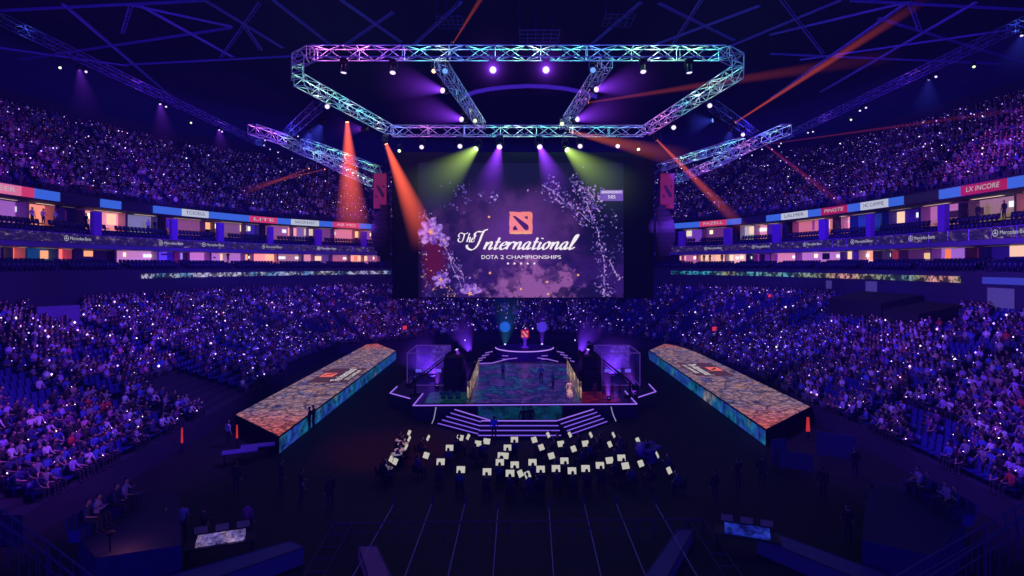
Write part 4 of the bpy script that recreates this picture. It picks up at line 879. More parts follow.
# script lettering drawn with a broad nib
def cat2(pts, k=6):
    if len(pts) < 3: return [Vector((p[0], p[1])) for p in pts]
    q = [pts[0]]+list(pts)+[pts[-1]]; out = []
    for i in range(1, len(q)-2):
        for j in range(k):
            t = j/k; p0, p1, p2, p3 = [Vector(q[i+d][:2]) for d in (-1,0,1,2)]
            out.append(.5*((2*p1)+(-p0+p2)*t+(2*p0-5*p1+4*p2-p3)*t*t+(-p0+3*p1-3*p2+p3)*t**3))
    out.append(Vector(q[-2][:2])); return out
GL = {'n':(.92,[[(.05,1),(.05,0)],[(.05,.3),(.25,.85),(.45,1),(.58,.8),(.58,.15),(.68,0),(.9,.25)]]),'t':(.6,[[(.2,1.6),(.18,.2),(.3,0),(.55,.2)],[(-.05,1),(.5,1)]]),'e':(.72,[[(.05,.5),(.5,.6),(.58,.85),(.4,1),(.15,.8),(.05,.4),(.2,.04),(.45,.02),(.72,.3)]]),
      'r':(.68,[[(.05,1),(.05,0)],[(.05,.4),(.25,.85),(.45,1),(.62,.88)]]),'a':(.92,[[(.58,.95),(.35,1),(.1,.7),(.05,.3),(.2,0),(.4,.1),(.58,.6)],[(.6,1),(.58,.2),(.68,0),(.92,.25)]]),'i':(.48,[[(.1,1),(.1,.15),(.2,0),(.45,.25)],[(.1,1.42),(.1,1.55)]]),
      'o':(.85,[[(.4,1),(.1,.75),(.05,.3),(.25,0),(.5,.15),(.62,.6),(.5,.95),(.4,1),(.8,.8)]]),'l':(.6,[[(.1,.3),(.35,1.3),(.4,1.9),(.25,1.95),(.15,1.5),(.12,.2),(.25,0),(.6,.3)]]),'h':(.9,[[(.1,1.9),(.06,0)],[(.06,.3),(.25,.85),(.45,1),(.56,.8),(.56,.15),(.68,0),(.88,.2)]]),
      'T':(1.0,[[(-.5,1.1),(-.75,1.4),(-.3,1.95),(.3,1.8),(.9,1.75),(1.3,2.05)],[(.55,1.8),(.4,1.0),(.05,.15),(-.4,0),(-.8,.25),(-.75,.7),(-.4,.9)]]),
      'I':(1.5,[[(2.15,2.45),(1.7,2.3),(1.35,1.7),(1.0,.8),(.6,.1),(.0,-.3),(-.55,-.1),(-.7,.25),(-.5,.35)],[(.45,1.45),(.4,1.85),(.8,2.15),(1.35,2.15),(2.15,2.45)]])}
def script(word, x0, ybase, xh, slant, name, nib=.24, adv=1.0, wide=1.0):
    mb = MB(); x = 0
    for cch in word:
        w, strokes = GL[cch]
        for st in strokes:
            sl = 0 if cch in 'IT' else slant; pts = [Vector((p.x+x+p.y*sl, p.y)) for p in cat2(st)]
            L_, R_ = [], []
            for i, p in enumerate(pts):
                d = (pts[min(i+1, len(pts)-1)]-pts[max(i-1, 0)]); d = d.normalized() if d.length > 1e-6 else Vector((1,0)); nn = Vector((-d.y, d.x)); ang = math.atan2(d.y, d.x)
                th = .045+nib*.5*abs(math.sin(ang-math.radians(20))); L_.append(p+nn*th); R_.append(p-nn*th)
            f = lambda p: lo(x0+p.x*xh*wide, ybase-p.y*xh, .06)
            for i in range(len(pts)-1): mb.quad(f(L_[i]), f(R_[i]), f(R_[i+1]), f(L_[i+1]))
        x += w*adv
    return mb.build(name, m_txt, scr)
script('The', 462.0, 242.0, 4.6, .3, 'script_lettering', .2, 1.0)
script('I', 472.0, 247.6, 7.4, .3, 'script_lettering', .24)
script('nternational', 483.6, 249.3, 7.3, .35, 'script_lettering', .2, 1.06, 1.28)
def stext(txt, size, cx, cy, w, m=m_txt, par=scr, dy=.06, name='lettering'):
    p = lo(cx, cy, dy); M = Matrix(((1,0,0,p.x),(0,0,-1,p.y),(0,1,0,p.z),(0,0,0,1))); return text_mesh(txt, size, M, name, m, par, width=w/SS)
stext('DOTA', .5, 489.6, 257.3, 16.5); stext('2', .5, 502.2, 257.3, 3.4); stext('CHAMPIONSHIPS', .46, 533.6, 257.3, 54.5)
mb = MB()
for x in (508,514.5,521,527.7,534.4):
    st = []
    for k in range(10): a = PI/2+2*PI*k/10; r = 1.5 if k % 2 == 0 else .7; st.append(lo(x+math.cos(a)*r, 263.5-math.sin(a)*r, .06))
    mb.add(st, [tuple(range(10))])
mb.build('star_row', m_txt, scr)
# timer box in the corner
m_tb = glow('timer_violet', rgb(120,80,190), .8); tb = MB().quad(lo(600,201,.05), lo(623,201,.05), lo(623,190,.05), lo(600,190,.05)).build('timer_box', m_tb, scr)
MB().quad(lo(600.6,193.8,.07), lo(622.4,193.8,.07), lo(622.4,190.6,.07), lo(600.6,190.6,.07)).build('title_bar', glow('timer_bar', rgb(150,120,205), .9), tb)
stext('ANNOUNCEMENTS', .3, 611.5, 192.3, 20, par=tb, dy=.09); stext('5:05', .42, 611.5, 197.2, 7.5, par=tb, dy=.09)
# flowers, blossom branches
def petalm():
    m = bpy.data.materials.new('petal_violet'); m.use_nodes = True; nt = m.node_tree; b = nt.nodes['Principled BSDF']; tc = nt.nodes.new('ShaderNodeTexCoord'); g = nt.nodes.new('ShaderNodeTexNoise'); g.inputs['Scale'].default_value = 2.4; g.inputs['Detail'].default_value = 3
    c = nt.nodes.new('ShaderNodeValToRGB'); e = c.color_ramp.elements; e[0].position = .36; e[0].color = (*rgb(84,40,168),1); e[1].position = .66; e[1].color = (*rgb(205,150,240),1)
    nt.links.new(tc.outputs['Object'], g.inputs['Vector']); nt.links.new(g.outputs['Fac'], c.inputs['Fac']); nt.links.new(c.outputs['Color'], b.inputs['Emission Color']); b.inputs['Emission Strength'].default_value = .85; b.inputs['Base Color'].default_value = (.01,.01,.01,1); m.cycles.emission_sampling = 'NONE'; return m
m_pet = petalm(); m_bran = glow('branch_lilac', rgb(190,150,225), .8); m_leafd = glow('leaf_dim', rgb(96,80,165), .75); m_ltgold = glow('glint_gold', rgb(235,150,90), .9)
def flower(cx, cy, r, rot, npet, a0=0, a1=2*PI, squash=1.0):
    mb = MB(); g = MB()
    for k in range(npet):
        a = rot+a0+(a1-a0)*(k+.5)/npet if a1-a0 < 6 else rot+2*PI*k/npet; rr2 = r*rr_.uniform(.9, 1.1); pts = []
        for t in range(14):
            u = 2*PI*t/14; l = (.5-.5*math.cos(u)); w = math.sin(u)*.26*(1-.2*math.cos(u)); x, y = .1+l*.9, w
            pts.append(lo(cx+rr2*(x*math.cos(a)-y*math.sin(a)), cy+squash*rr2*(x*math.sin(a)+y*math.cos(a)), .05+.003*k))
        mb.add(pts, [tuple(range(13,-1,-1))])
    o = mb.build('flower', m_pet, scr)
    g.add([lo(cx+math.cos(PI*k/5)*r*(.26 if k % 2 else .1), cy+math.sin(PI*k/5)*r*(.26 if k % 2 else .1), .1) for k in range(10)], [tuple(range(9,-1,-1))])
    g.build('stamen', m_gold, o)
flower(431,232,14,.4,7); flower(444,240,7,.9,5); flower(441,279.5,9.5,.2,6); flower(470,293.5,12,0,4,PI*1.02,PI*1.98,.85)
def branch(path, n, spread, lsz, name, mlist, seed, stem=True):
    r = random.Random(seed); c = cat2(path, 8); mb = MB()
    if stem:
        for a, b in zip(c, c[1:]):
            if r.random() < .72: d = (b-a); nn = Vector((-d.y, d.x)).normalized()*.35; mb.quad(*[lo(q.x, q.y, .05) for q in (a+nn, b+nn, b-nn, a-nn)])
    for i in range(n):
        p = c[r.randrange(len(c))]; q = Vector((p.x+r.gauss(0, spread), p.y+r.gauss(0, spread)))
        q.x = min(max(q.x, 419.5), 622.5); q.y = min(max(q.y, 166), 296); a = r.uniform(0, PI); l = lsz*r.uniform(.4, 1.5); w = l*r.uniform(.3, .7); u, v = Vector((math.cos(a), math.sin(a)))*l, Vector((-math.sin(a), math.cos(a)))*w
        mb.add([lo(t.x, t.y, .055) for t in (q+u, q+v, q-u, q-v)], [(3,2,1,0)], r.choices(range(len(mlist)), [w_ for _, w_ in mlist])[0])
    o = mb.build(name, [m for m, _ in mlist], scr); o['kind'] = 'stuff'; return o
LV = [(m_bran,3),(m_pet,3),(m_leafd,5)]; LD = [(m_leafd,5),(m_bran,1)]
branch([(424,215),(430,222),(440,240),(449,254),(452,266),(459,280),(462,290)], 110, 4.0, 1.3, 'blossom_branch', LV, 1)
branch([(447,252),(454,264),(462,272),(464,283)], 60, 2.6, 1.1, 'blossom_branch', LV, 8)
branch([(420,236),(424,262),(428,280),(430,292)], 70, 3.4, 1.0, 'leaf_spray', [(m_leafd,6),(m_ltgold,2),(m_bran,1)], 2, False)
branch([(452,288),(448,292),(455,294)], 40, 2.5, .8, 'golden_spray', [(m_ltgold,3),(m_leafd,2)], 3, False)
branch([(542,185),(556,193),(565,202),(578,211),(590,222)], 150, 5.0, 1.4, 'blossom_branch', LV, 4)
branch([(572,186),(584,188),(592,196),(598,210)], 150, 5.5, 1.5, 'blossom_branch', LV, 5)
branch([(586,200),(592,218),(598,232),(601,250),(604,262),(604,280),(603,294)], 150, 4.4, 1.2, 'blossom_branch', LV, 6)
branch([(609,260),(615,272),(620,278)], 26, 1.6, 1.0, 'blossom_branch', [(m_bran,1)], 7)
branch([(612,210),(616,226),(618,246),(612,256)], 60, 4, .9, 'leaf_spray', LD, 9, False)
branch([(452,190),(458,184),(466,196),(455,208)], 26, 6, 1.4, 'leaf_spray', LD, 10, False)
branch([(484,196),(492,200),(496,196)], 22, 4, 1.5, 'leaf_spray', LD, 12, False)
branch([(598,285),(606,292),(612,294)], 40, 3.2, 1.2, 'blossom_branch', LV, 13, False)
mb = MB()
for x, y in ((489,217),(490,273),(521,289),(578,275),(548,294),(547,282)): mb.ball(lo(x, y, .06), (.11,.02,.11), 8, 4)
mb.build('lantern_glint', m_gold, scr)
# hanging loudspeaker columns and red side banners
m_ban = glow('banner_red', rgb(120,18,60), .8); m_band2 = glow('banner_dark', rgb(20,4,30), .6)
for side, x0, nm in ((-1, 389, 'left'), (1, 657, 'right')):
    t = thing('loudspeaker_column', 'curved black hanging loudspeaker column at the %s edge of the screen' % nm, 'loudspeaker', P(x0, 236, 48.8), 0, 'loudspeaker columns'); s48 = F/48.8
    for k in range(12):
        u = k/11; bul = math.sin(PI*min(1, u*.98+.02))**.6; w = (5+12*bul)/s48; z = (236-(209+k*4.5))/s48
        mb = MB(); mb.box((side*w/2, 0, z), (w, 1.0, 4.3/s48), taper=.96); mb.build('speaker_cabinet', m_black, t)
    mb = MB(); mb.box((side*.3,0,(236-206)/s48), (.8,.9,.12)); mb.tube((side*.3,0,(236-206)/s48), (side*.3,0,9.5), .03); mb.build('hanging_bracket', m_dark, t)
    bx0, bx1 = (373.5,386.5) if side < 0 else (660.5,674); t = thing('side_banner', 'tall dark red banner screen above the %s loudspeaker column' % nm, 'banner', P((bx0+bx1)/2, 191, 48.7), 0, 'red banner screens')
    w = (bx1-bx0)/F*48.7; h = 35/F*48.7
    MB().box((0,.15,0), (w+.12,.2,h+.12)).build('frame', m_black, t); MB().quad((-w/2,0,-h/2), (w/2,0,-h/2), (w/2,0,h/2), (-w/2,0,h/2)).build('display', m_ban, t)
    mk = MB(); q = lambda x, z: (x*w/2, -.03, z*h/2)
    for poly in ((( -.6,.5),(-.2,.55),(.7,-.35),(.6,-.6),(.3,-.6)), ((.3,.45),(.7,.6),(.7,.3)), ((-.7,-.3),(-.3,-.6),(-.7,-.65))): mk.add([q(x, z*.6) for x, z in poly], [tuple(range(len(poly)-1,-1,-1))])
    mk.build('emblem', m_band2, t)
# ================================================================== STAGE
ST = 1.2
m_deck = mat('stage_deck', rgb(38,30,60), .35, noise=.3, nscale=.8); m_strip = glow('strip_violet', (.36,.16,1), .95); m_stripd = glow('strip_violet_dim', (.36,.16,.95), .8)
def g2(px, py, z=ST): p = G(px, py, z); return (p.x, p.y)
stage = thing('stage', 'dark main stage outlined with violet light strips and picture floor', 'stage', (0, 0, 0))
deck = [g2(413,405.5), g2(637,404), g2(636,398), g2(656,391.5), g2(648,383), g2(618,362), g2(430,362), g2(397,386), g2(390,393), g2(410,398.5)]
MB().prism(deck, 0, ST).build('deck', m_deck, stage)
def led_floor(name, cols, sc1, sc2, es, seed):
    m = bpy.data.materials.new(name); m.use_nodes = True; nt = m.node_tree; b = nt.nodes['Principled BSDF']; N = nt.nodes.new; Lk = nt.links.new
    tc = N('ShaderNodeTexCoord'); mp = N('ShaderNodeMapping'); mp.inputs['Location'].default_value = (seed, seed*1.7, 0); Lk(tc.outputs['Object'], mp.inputs['Vector'])
    n1 = N('ShaderNodeTexNoise'); n1.inputs['Scale'].default_value = sc1; n1.inputs['Detail'].default_value = 4; n2 = N('ShaderNodeTexNoise'); n2.inputs['Scale'].default_value = sc2; n2.inputs['Detail'].default_value = 6; n2.inputs['Roughness'].default_value = .75
    Lk(mp.outputs[0], n1.inputs['Vector']); Lk(mp.outputs[0], n2.inputs['Vector']); cr = N('ShaderNodeValToRGB'); e = cr.color_ramp.elements
    while len(e) < len(cols): e.new(.5)
    for i, c in enumerate(cols): e[i].position = .3+.4*i/(len(cols)-1); e[i].color = (*c, 1)
    mr = N('ShaderNodeMapRange'); mr.inputs['From Min'].default_value = .38; mr.inputs['From Max'].default_value = .68; mr.inputs['To Min'].default_value = .12*es; mr.inputs['To Max'].default_value = 1.7*es
    Lk(n1.outputs['Fac'], cr.inputs['Fac']); Lk(n2.outputs['Fac'], mr.inputs['Value']); Lk(cr.outputs['Color'], b.inputs['Emission Color']); Lk(mr.outputs['Result'], b.inputs['Emission Strength'])
    b.inputs['Base Color'].default_value = (.02,.02,.03,1); b.inputs['Roughness'].default_value = .3; return m
m_lf = led_floor('stage_picture', [rgb(50,34,140), rgb(90,60,160), rgb(40,36,120), rgb(30,90,150), rgb(80,44,160)], .6, 2.6, .55, 2.0)
MB().add([(*g2(470.5,403.3), ST+.02), (*g2(581,402.8), ST+.02), (*g2(571,364), ST+.02), (*g2(478,364), ST+.02)], [(0,1,2,3)]).build('picture_floor', m_lf, stage)
MB().add([(*g2(424,403.5), ST+.02), (*g2(469,403.3), ST+.02), (*g2(470,392), ST+.02), (*g2(430,393), ST+.02)], [(0,1,2,3)]).build('green_floor_panel', led_floor('stage_green', [rgb(20,20,70), rgb(20,100,80), rgb(30,40,90)], .7, 1.6, .4, 5.0), stage)
MB().add([(*g2(582,402.8), ST+.02), (*g2(622,402.5), ST+.02), (*g2(616,392), ST+.02), (*g2(580,392), ST+.02)], [(0,1,2,3)]).build('red_floor_panel', led_floor('stage_redp', [rgb(30,20,60), rgb(150,25,60), rgb(50,24,70)], .7, 1.6, .38, 9.0), stage)
def strips(par, lines, r=.045, m=None, name='light_strip', z=ST+.04):
    for a, b in lines:
        p, q = G(*a, z), G(*b, z); l = MB().tube(p-par.location, q-par.location, r, 6).build(name, m or m_strip, par)
strips(stage, [((413,405.5),(637,404)),((413,405.5),(423,393.5)),((410,398.5),(390,393)),((390,393),(397,386.5)),((637,404),(625,391)),((636,398),(656,391.5)),((656,391.5),(649,384))])
strips(stage, [((478,363.5),(492,363)),((492,363),(508,359)),((508,359),(522,357.7)),((522,357.7),(536,357.7)),((536,357.7),(548,359.3)),((548,359.3),(558,361.5))], .05, m_stripd)
# teal riser below the front edge
rp = MB(); a, b = G(478,405,ST), G(562,404.6,ST); rp.quad((a.x, a.y-.03, .02), (b.x, a.y-.03, .02), (b.x, a.y-.03, ST-.05), (a.x, a.y-.03, ST-.05)); rp.build('riser_screen', led_floor('riser_teal', [rgb(10,40,80), rgb(14,80,110), rgb(40,60,170)], .5, 1.2, .45, 12.0), stage)
# golden side screens lining the picture floor
m_gs = led_floor('gold_screen', [rgb(40,24,60), rgb(225,170,110), rgb(50,30,60), rgb(235,200,150), rgb(60,30,60)], .8, 1.6, .6, 3.0)
for nm, x, sx in (('left', -3.95, 1), ('right', 5.35, -1)):
    t = thing('side_screen', 'slim golden patterned side screen lining the %s of the stage floor' % nm, 'screen', (x, 52, ST), 0, 'golden side screens')
    MB().box((0,0,.75), (.2,11.5,1.5)).build('cabinet', m_black, t); s = .12*sx
    MB().quad((s,-5.7,.05), (s,5.7,.05), (s,5.7,1.47), (s,-5.7,1.47)).build('display', m_gs, t); MB().quad((-.08,-5.76,.05), (.08,-5.76,.05), (.08,-5.76,1.47), (-.08,-5.76,1.47)).build('end_display', m_gs, t)
# player booths
m_pane = bpy.data.materials.new('booth_glass'); m_pane.use_nodes = True; _b = m_pane.node_tree.nodes['Principled BSDF']; _b.inputs['Base Color'].default_value = (.35,.25,.8,1); _b.inputs['Alpha'].default_value = .12; _b.inputs['Roughness'].default_value = .1
m_bframe = glow('booth_frame', (.16,.05,.6), .32); m_bart = led_floor('booth_art', [rgb(30,14,110), rgb(60,30,170), rgb(110,70,220), rgb(40,20,130)], .6, 1.4, .5, 7.0); m_mon = glow('monitor_blue', rgb(110,90,255), .8)
def booth(nm, xs, y0, y1, hgt):
    x0, x1 = min(xs), max(xs); t = thing('player_booth', 'glass player booth with violet glowing frame, %s side of the stage' % nm, 'booth', ((x0+x1)/2, (y0+y1)/2, ST), 0, 'player booths'); w, d = (x1-x0)/2, (y1-y0)/2
    c = [(-w,-d),(w,-d),(w,d),(-w,d)]; f = MB()
    for i in range(4):
        a, b = c[i], c[(i+1) % 4]; f.tube((*a,0), (*a,hgt), .05, 5)
        for z in (.04, hgt): f.tube((*a,z), (*b,z), .05, 5)
    f.build('frame', m_bframe, t)
    for i in (0,1,3):
        a, b = c[i], c[(i+1) % 4]; MB().quad((*a,.05), (*b,.05), (*b,hgt-.05), (*a,hgt-.05)).build('glass_pane', m_pane, t)
    MB().quad((-w,d-.05,hgt*.25), (w,d-.05,hgt*.25), (w,d-.05,hgt-.05), (-w,d-.05,hgt-.05)).build('back_display', m_bart, t)
    tt = thing('player_desk', 'long player desk inside the %s glass booth' % nm, 'desk', ((x0+x1)/2, y0+1.6, ST)); mb = MB(); mb.box((0,0,.72), (w*1.8,.8,.05)); tt_ = mb.build('desk_top', m_black, tt)
    for k in (-1, 1): MB().box((k*w*.85,0,.35), (.06,.7,.7)).build('leg', m_black, tt)
    for k in range(3):
        x = (x0+x1)/2+(k-1)*w*.55; mo = thing('monitor', 'glowing player monitor, %s from the left in the %s booth' % (nth(k), nm), 'monitor', (x, y0+1.6, ST+.75), 0, 'booth monitors')
        MB().box((0,.02,.34), (.6,.04,.36)).build('casing', m_black, mo); MB().quad((-.28,-.01,.18), (.28,-.01,.18), (.28,-.01,.5), (-.28,-.01,.5)).build('display', m_mon, mo); MB().box((0,.05,.09), (.06,.05,.18)).box((0,.05,.01), (.25,.18,.02)).build('stand', m_black, mo)
booth('left', (-10.0, -6.6), 51.5, 56.5, 3.0); booth('right', (7.9, 11.4), 51.5, 56.5, 3.0)
for nm, x in (('left', -5.7), ('right', 6.9)):
    t = thing('black_cabinet_tower', 'tall black equipment tower between the %s booth and stage floor' % nm, 'tower', (x, 52.5, ST), 0, 'black equipment towers')
    mb = MB(); mb.box((0,0,1.35), (1.7,4.0,2.7), taper=.96); mb.build('body', m_black, t); 
    for k in range(3): MB().box((0,-2.02,.5+k*.8), (1.4,.05,.7)).build('door_panel', m_dark, t)
    fixture(CX+x*F/53, 347, 53, (CX+x*F/53+(9 if x<0 else -9), 372, 52), 'v', 'violet lamp on top of the %s black equipment tower' % nm, 1.0, (.9, VIO, .4))
# camera jibs
def jib(nm, base, tip, px):
    a, b = base, tip; t = thing('camera_crane', 'long black camera crane arm rising over the %s booth' % nm, 'camera crane', a, 0, 'camera cranes'); d = b-a
    mb = MB(); 
    for k in range(3):
        an = 2*PI*k/3; o = Vector((math.cos(an)*.14, 0, math.sin(an)*.14)); mb.tube(d*-.12+o+Vector((0,0,1.3)), d+o, .045, 5)
    for k in range(16): mb.tube(d*(k/16)+Vector((.14,0,1.3*(1-k/16))), d*((k+1)/16)+Vector((-.1,0,.1+1.3*(1-(k+1)/16))), .03, 4)
    mb.build('arm', m_black, t); mb = MB(); mb.lathe([(.5,0),(.5,.08),(.12,.14),(.1,1.3)], 10); mb.build('pedestal', m_black, t); mb = MB(); mb.box(d*-.12+Vector((0,0,1.3)), (.5,.5,.4)); mb.build('counterweight', m_dark, t)
    mb = MB(); mb.box(d+Vector((0,-.1,-.25)), (.3,.5,.35)); mb.tube(d+Vector((0,-.35,-.25)), d+Vector((0,-.6,-.25)), .09, 8); mb.build('camera_head', m_dark, t)
jib('left', Vector((*g2(415,395), ST)), P(455,350,53.5), 0); jib('right', Vector((*g2(630,397), ST)), P(592,352,53.5), 0)
# violet beams rising from the stage floor; booth haze lights are added for glow
for px_, py_, Y_, aim, r, s, lb in ((609,401,45.8,(604,352,48),1.0,.42,'floor light with violet beam before the right booth'),(636,397,46.5,(621,350,50),1.3,.42,'floor light with violet beam at the right stage corner'),(437,388,50.5,(438,350,52),1.0,.4,'floor light with violet beam in the left booth corner'),(436,377,54,(408,340,53),3.2,1.3,'added floor light painting wide violet haze behind the left booth'),
                                    (612,377,54,(616,335,53),3.2,1.5,'added floor light painting wide violet haze behind the right booth'),(505,345,70,(509,290,60),2.6,.06,'floor light throwing teal haze up beside the podium'),(542,345,70,(542,288,62),1.4,.12,'floor light throwing violet haze up beside the podium')):
    fixture(px_, py_, Y_, aim, 'v', lb, .8, (r, (.04,.3,.6) if 'teal' in lb else VB if 'haze' in lb else VIO, s))
for px_, py_, Y_, aim, r, s_, lb in ((470,352,63,(455,315,66),3.0,.6,'added low lamp painting broad violet haze behind the left golden screen'),(580,352,63,(596,315,66),3.0,.65,'added low lamp painting broad violet haze behind the right golden screen')): fixture(px_, py_, Y_, aim, 'v', lb, .6, (r, VB, s_))  # lamps added to put violet haze behind the stage
for px_, py_, t in ((465,340,'left'),(575,340,'right')): fixture(px_, py_, 66, (px_, 352, 60), 'w', 'small white work light behind the stage, %s one' % t, .5)
# front steps
m_step = mat('step_dark', rgb(16,12,46), .5)
def steps(nm, tl, tr, bl, br, n, label, nl):
    """flight going down from the top edge to the bottom edge (photo positions)"""
    A, B_ = G(*tl, ST-.05), G(*tr, ST-.05); C_, D_ = G(*bl, .1), G(*br, .1); t = thing('stage_steps', label, 'steps', ((A.x+D_.x)/2, (A.y+D_.y)/2, 0), 0, 'flights of stage steps'); O = t.location; mb = MB()
    for k in range(n):
        u0, u1 = k/n, (k+1)/n; z = (ST-.05)*(1-u0)
        p = [A.lerp(C_, u1), B_.lerp(D_, u1), B_.lerp(D_, u0), A.lerp(C_, u0)]; p = [Vector((q.x-O.x, q.y-O.y, 0)) for q in p]
        mb.hexa(p, [Vector((q.x, q.y, z)) for q in p])
        s0, s1 = p[0]+Vector((0,-.03,z)), p[1]+Vector((0,-.03,z))
        if k < nl: MB().tube(s0, s1, .04, 5).build('light_strip', m_strip if k == 0 else glow('step_strip', (.26,.12,1), .8), t)
    mb.build('step_block', m_step, t)
steps('c', (482,420), (556,420), (478,438), (561,438), 4, 'middle flight of dark steps with violet edge strips below the stage', 4)
steps('l', (459,409), (493,420), (438,425), (478,435.5), 5, 'left flight of dark steps with violet edge strips, angled', 5)
steps('r', (590,409), (555,420), (607,423), (570,436), 5, 'right flight of dark steps with violet edge strips, angled', 5)
for nm, L in (('left', ((436,408),(434,419),(432,424))), ('right', ((611,407.5),(613,415),(616,422)))):
    mb = MB(); pts = [G(*L[0], ST)]+[G(L[1][0], L[1][1], .7), G(L[2][0], L[2][1], .2)]; mb.path([p+Vector((0,0,.05)) for p in pts], .035, 6); tag(mb.build('glowing_handrail', glow('rail_glow', (.55,.5,.9), .55)), 'slim glowing handrail beside the %s flight of stage steps' % nm, 'handrail')
# back podium with emblem block
PB = G(524.5, 347.5, 2.0); pod = thing('podium', 'round violet podium with side steps behind the main stage', 'podium', (PB.x, PB.y, 0)); R0 = 3.6
MB().lathe([(R0+.6,0),(R0+.6,.5),(R0+.3,.5),(R0+.3,1.0),(R0,1.0),(R0,2.0),(1e-4,2.0)], 40).build('drum', mat('podium_violet', rgb(70,40,130), .5, noise=.2), pod)
mb = MB(); 
for k in range(40):
    a0, a1 = PI+PI*k/40, PI+PI*(k+1)/40; mb.tube((math.cos(a0)*R0, math.sin(a0)*R0, 2.02), (math.cos(a1)*R0, math.sin(a1)*R0, 2.02), .06, 5)
mb.build('rim_light', glow('rim_violet', (.5,.25,1), 1.1), pod)
for k in range(4):
    for sx in (-1, 1):
        mb = MB(); a = Vector((sx*2.0,-R0*.95,.3+k*.4)); mb.tube(a, a+Vector((sx*.7,.25,0)), .045, 5); mb.build('light_strip', m_stripd, pod)
for sx in (-1, 1):
    mb = MB()
    for k in range(5): mb.box((sx*(R0+.5+k*.42), -.6, .9-k*.2+.4), (.42, 2.4, 1.8-k*.4))
    mb.build('side_steps', m_step, pod)
    for k in range(5): MB().tube((sx*(R0+.3+k*.42), -1.82, 1.8-k*.35), (sx*(R0+1.2+k*.42), -1.82, 1.6-k*.35), .05, 5).build('step_light', m_stripd, pod)
tr = thing('trophy_block', 'red glowing emblem block on a violet lit plinth, on the podium', 'trophy', (PB.x+.05, PB.y, 2.0)); MB().lathe([(.5,0),(.5,.06),(.2,.15),(.16,.9),(.3,1.1),(.32,1.2)], 14).build('plinth', mat('plinth_violet', rgb(140,90,220), .4, emis=rgb(110,40,220), es=.4, sample=False), tr)
MB().box((0,0,1.72), (.95,.5,.95)).build('block', glow('block_red', rgb(190,30,60), .8), tr); mk = MB()
for poly in (((-.36,.3),(-.22,.36),(.34,-.2),(.32,-.36),(.1,-.36)), ((.12,.34),(.38,.36),(.34,.1)), ((-.38,-.1),(-.1,-.38),(-.38,-.38))): mk.add([(x,-.27,1.72+z) for x, z in poly], [tuple(range(len(poly)-1,-1,-1))])
mk.build('emblem', glow('emblem_pale', rgb(240,150,150), .8), tr)
for nm, px_, c in (('blue', 505, rgb(24,90,215)), ('violet', 542, rgb(70,50,215))):
    p = P(px_, 327, 72); t = thing('light_disc', 'round glowing %s disc standing beside the podium' % nm, 'light', (p.x, p.y, 0), 0, 'round light discs'); M = Matrix.Translation((0,0,p.z)) @ Matrix.Rotation(PI/2, 4, 'X')
    MB().lathe([(1e-4,.12),(.5,.1),(.68,0),(.5,-.1),(1e-4,-.12)], 24, M).build('disc', glow('disc_'+nm, c, .8), t, True); MB().tube((0,0,0), (0,0,p.z-.66), .07, 8).build('pole', m_black, t); MB().lathe([(.5,0),(.5,.05),(.1,.1)], 12).build('base', m_black, t)
# performers
sg = person(DRESSM, (*g2(569.5,401.3), ST+.02), 0, (.95,.6,.42), 'singer in a pale peach dress at the right front of the stage', None, 'person')
for i, (px_, py_) in enumerate(((523.5,433),(530.5,432))): person(STM[0], G(px_, py_, 0), PI, 'black', 'dark suited standing figure before the middle steps, %s' % ('at left of the two' if i == 0 else 'at right of the two'), 'figures before the steps', sc=1.12)
person(STM[0], G(494,441,0), PI, (.05,.12,.7), 'figure in blue light standing by the left flight of steps')  # blue light is put into the clothing colour
for i, px_ in enumerate((442,449,457)): person(SITM[i % 4], (G(px_,402,ST).x, 45.9, ST-.35), PI, (.02,.2,.12), 'seated performer in green light at the left stage front, %s from the left' % nth(i), 'performers in green light')  # green light is painted as clothing colour
for i, px_ in enumerate((595,604,612,620)): person(STM[i % 2], (*g2(px_,399,ST), ST), 0, (.3,.02,.05), 'standing player in red before the right booth, %s from the left' % nth(i), 'players in red', sc=.75)
for i, (px_, py_) in enumerate(((503,368),(541,372),(553,378))): person(STM[i % 2], (*g2(px_,py_+12,ST), ST), rnd.uniform(0,6), (.05,.12,.3), 'dancer in blue on the picture floor, %s from the left' % nth(i), 'dancers on the picture floor')

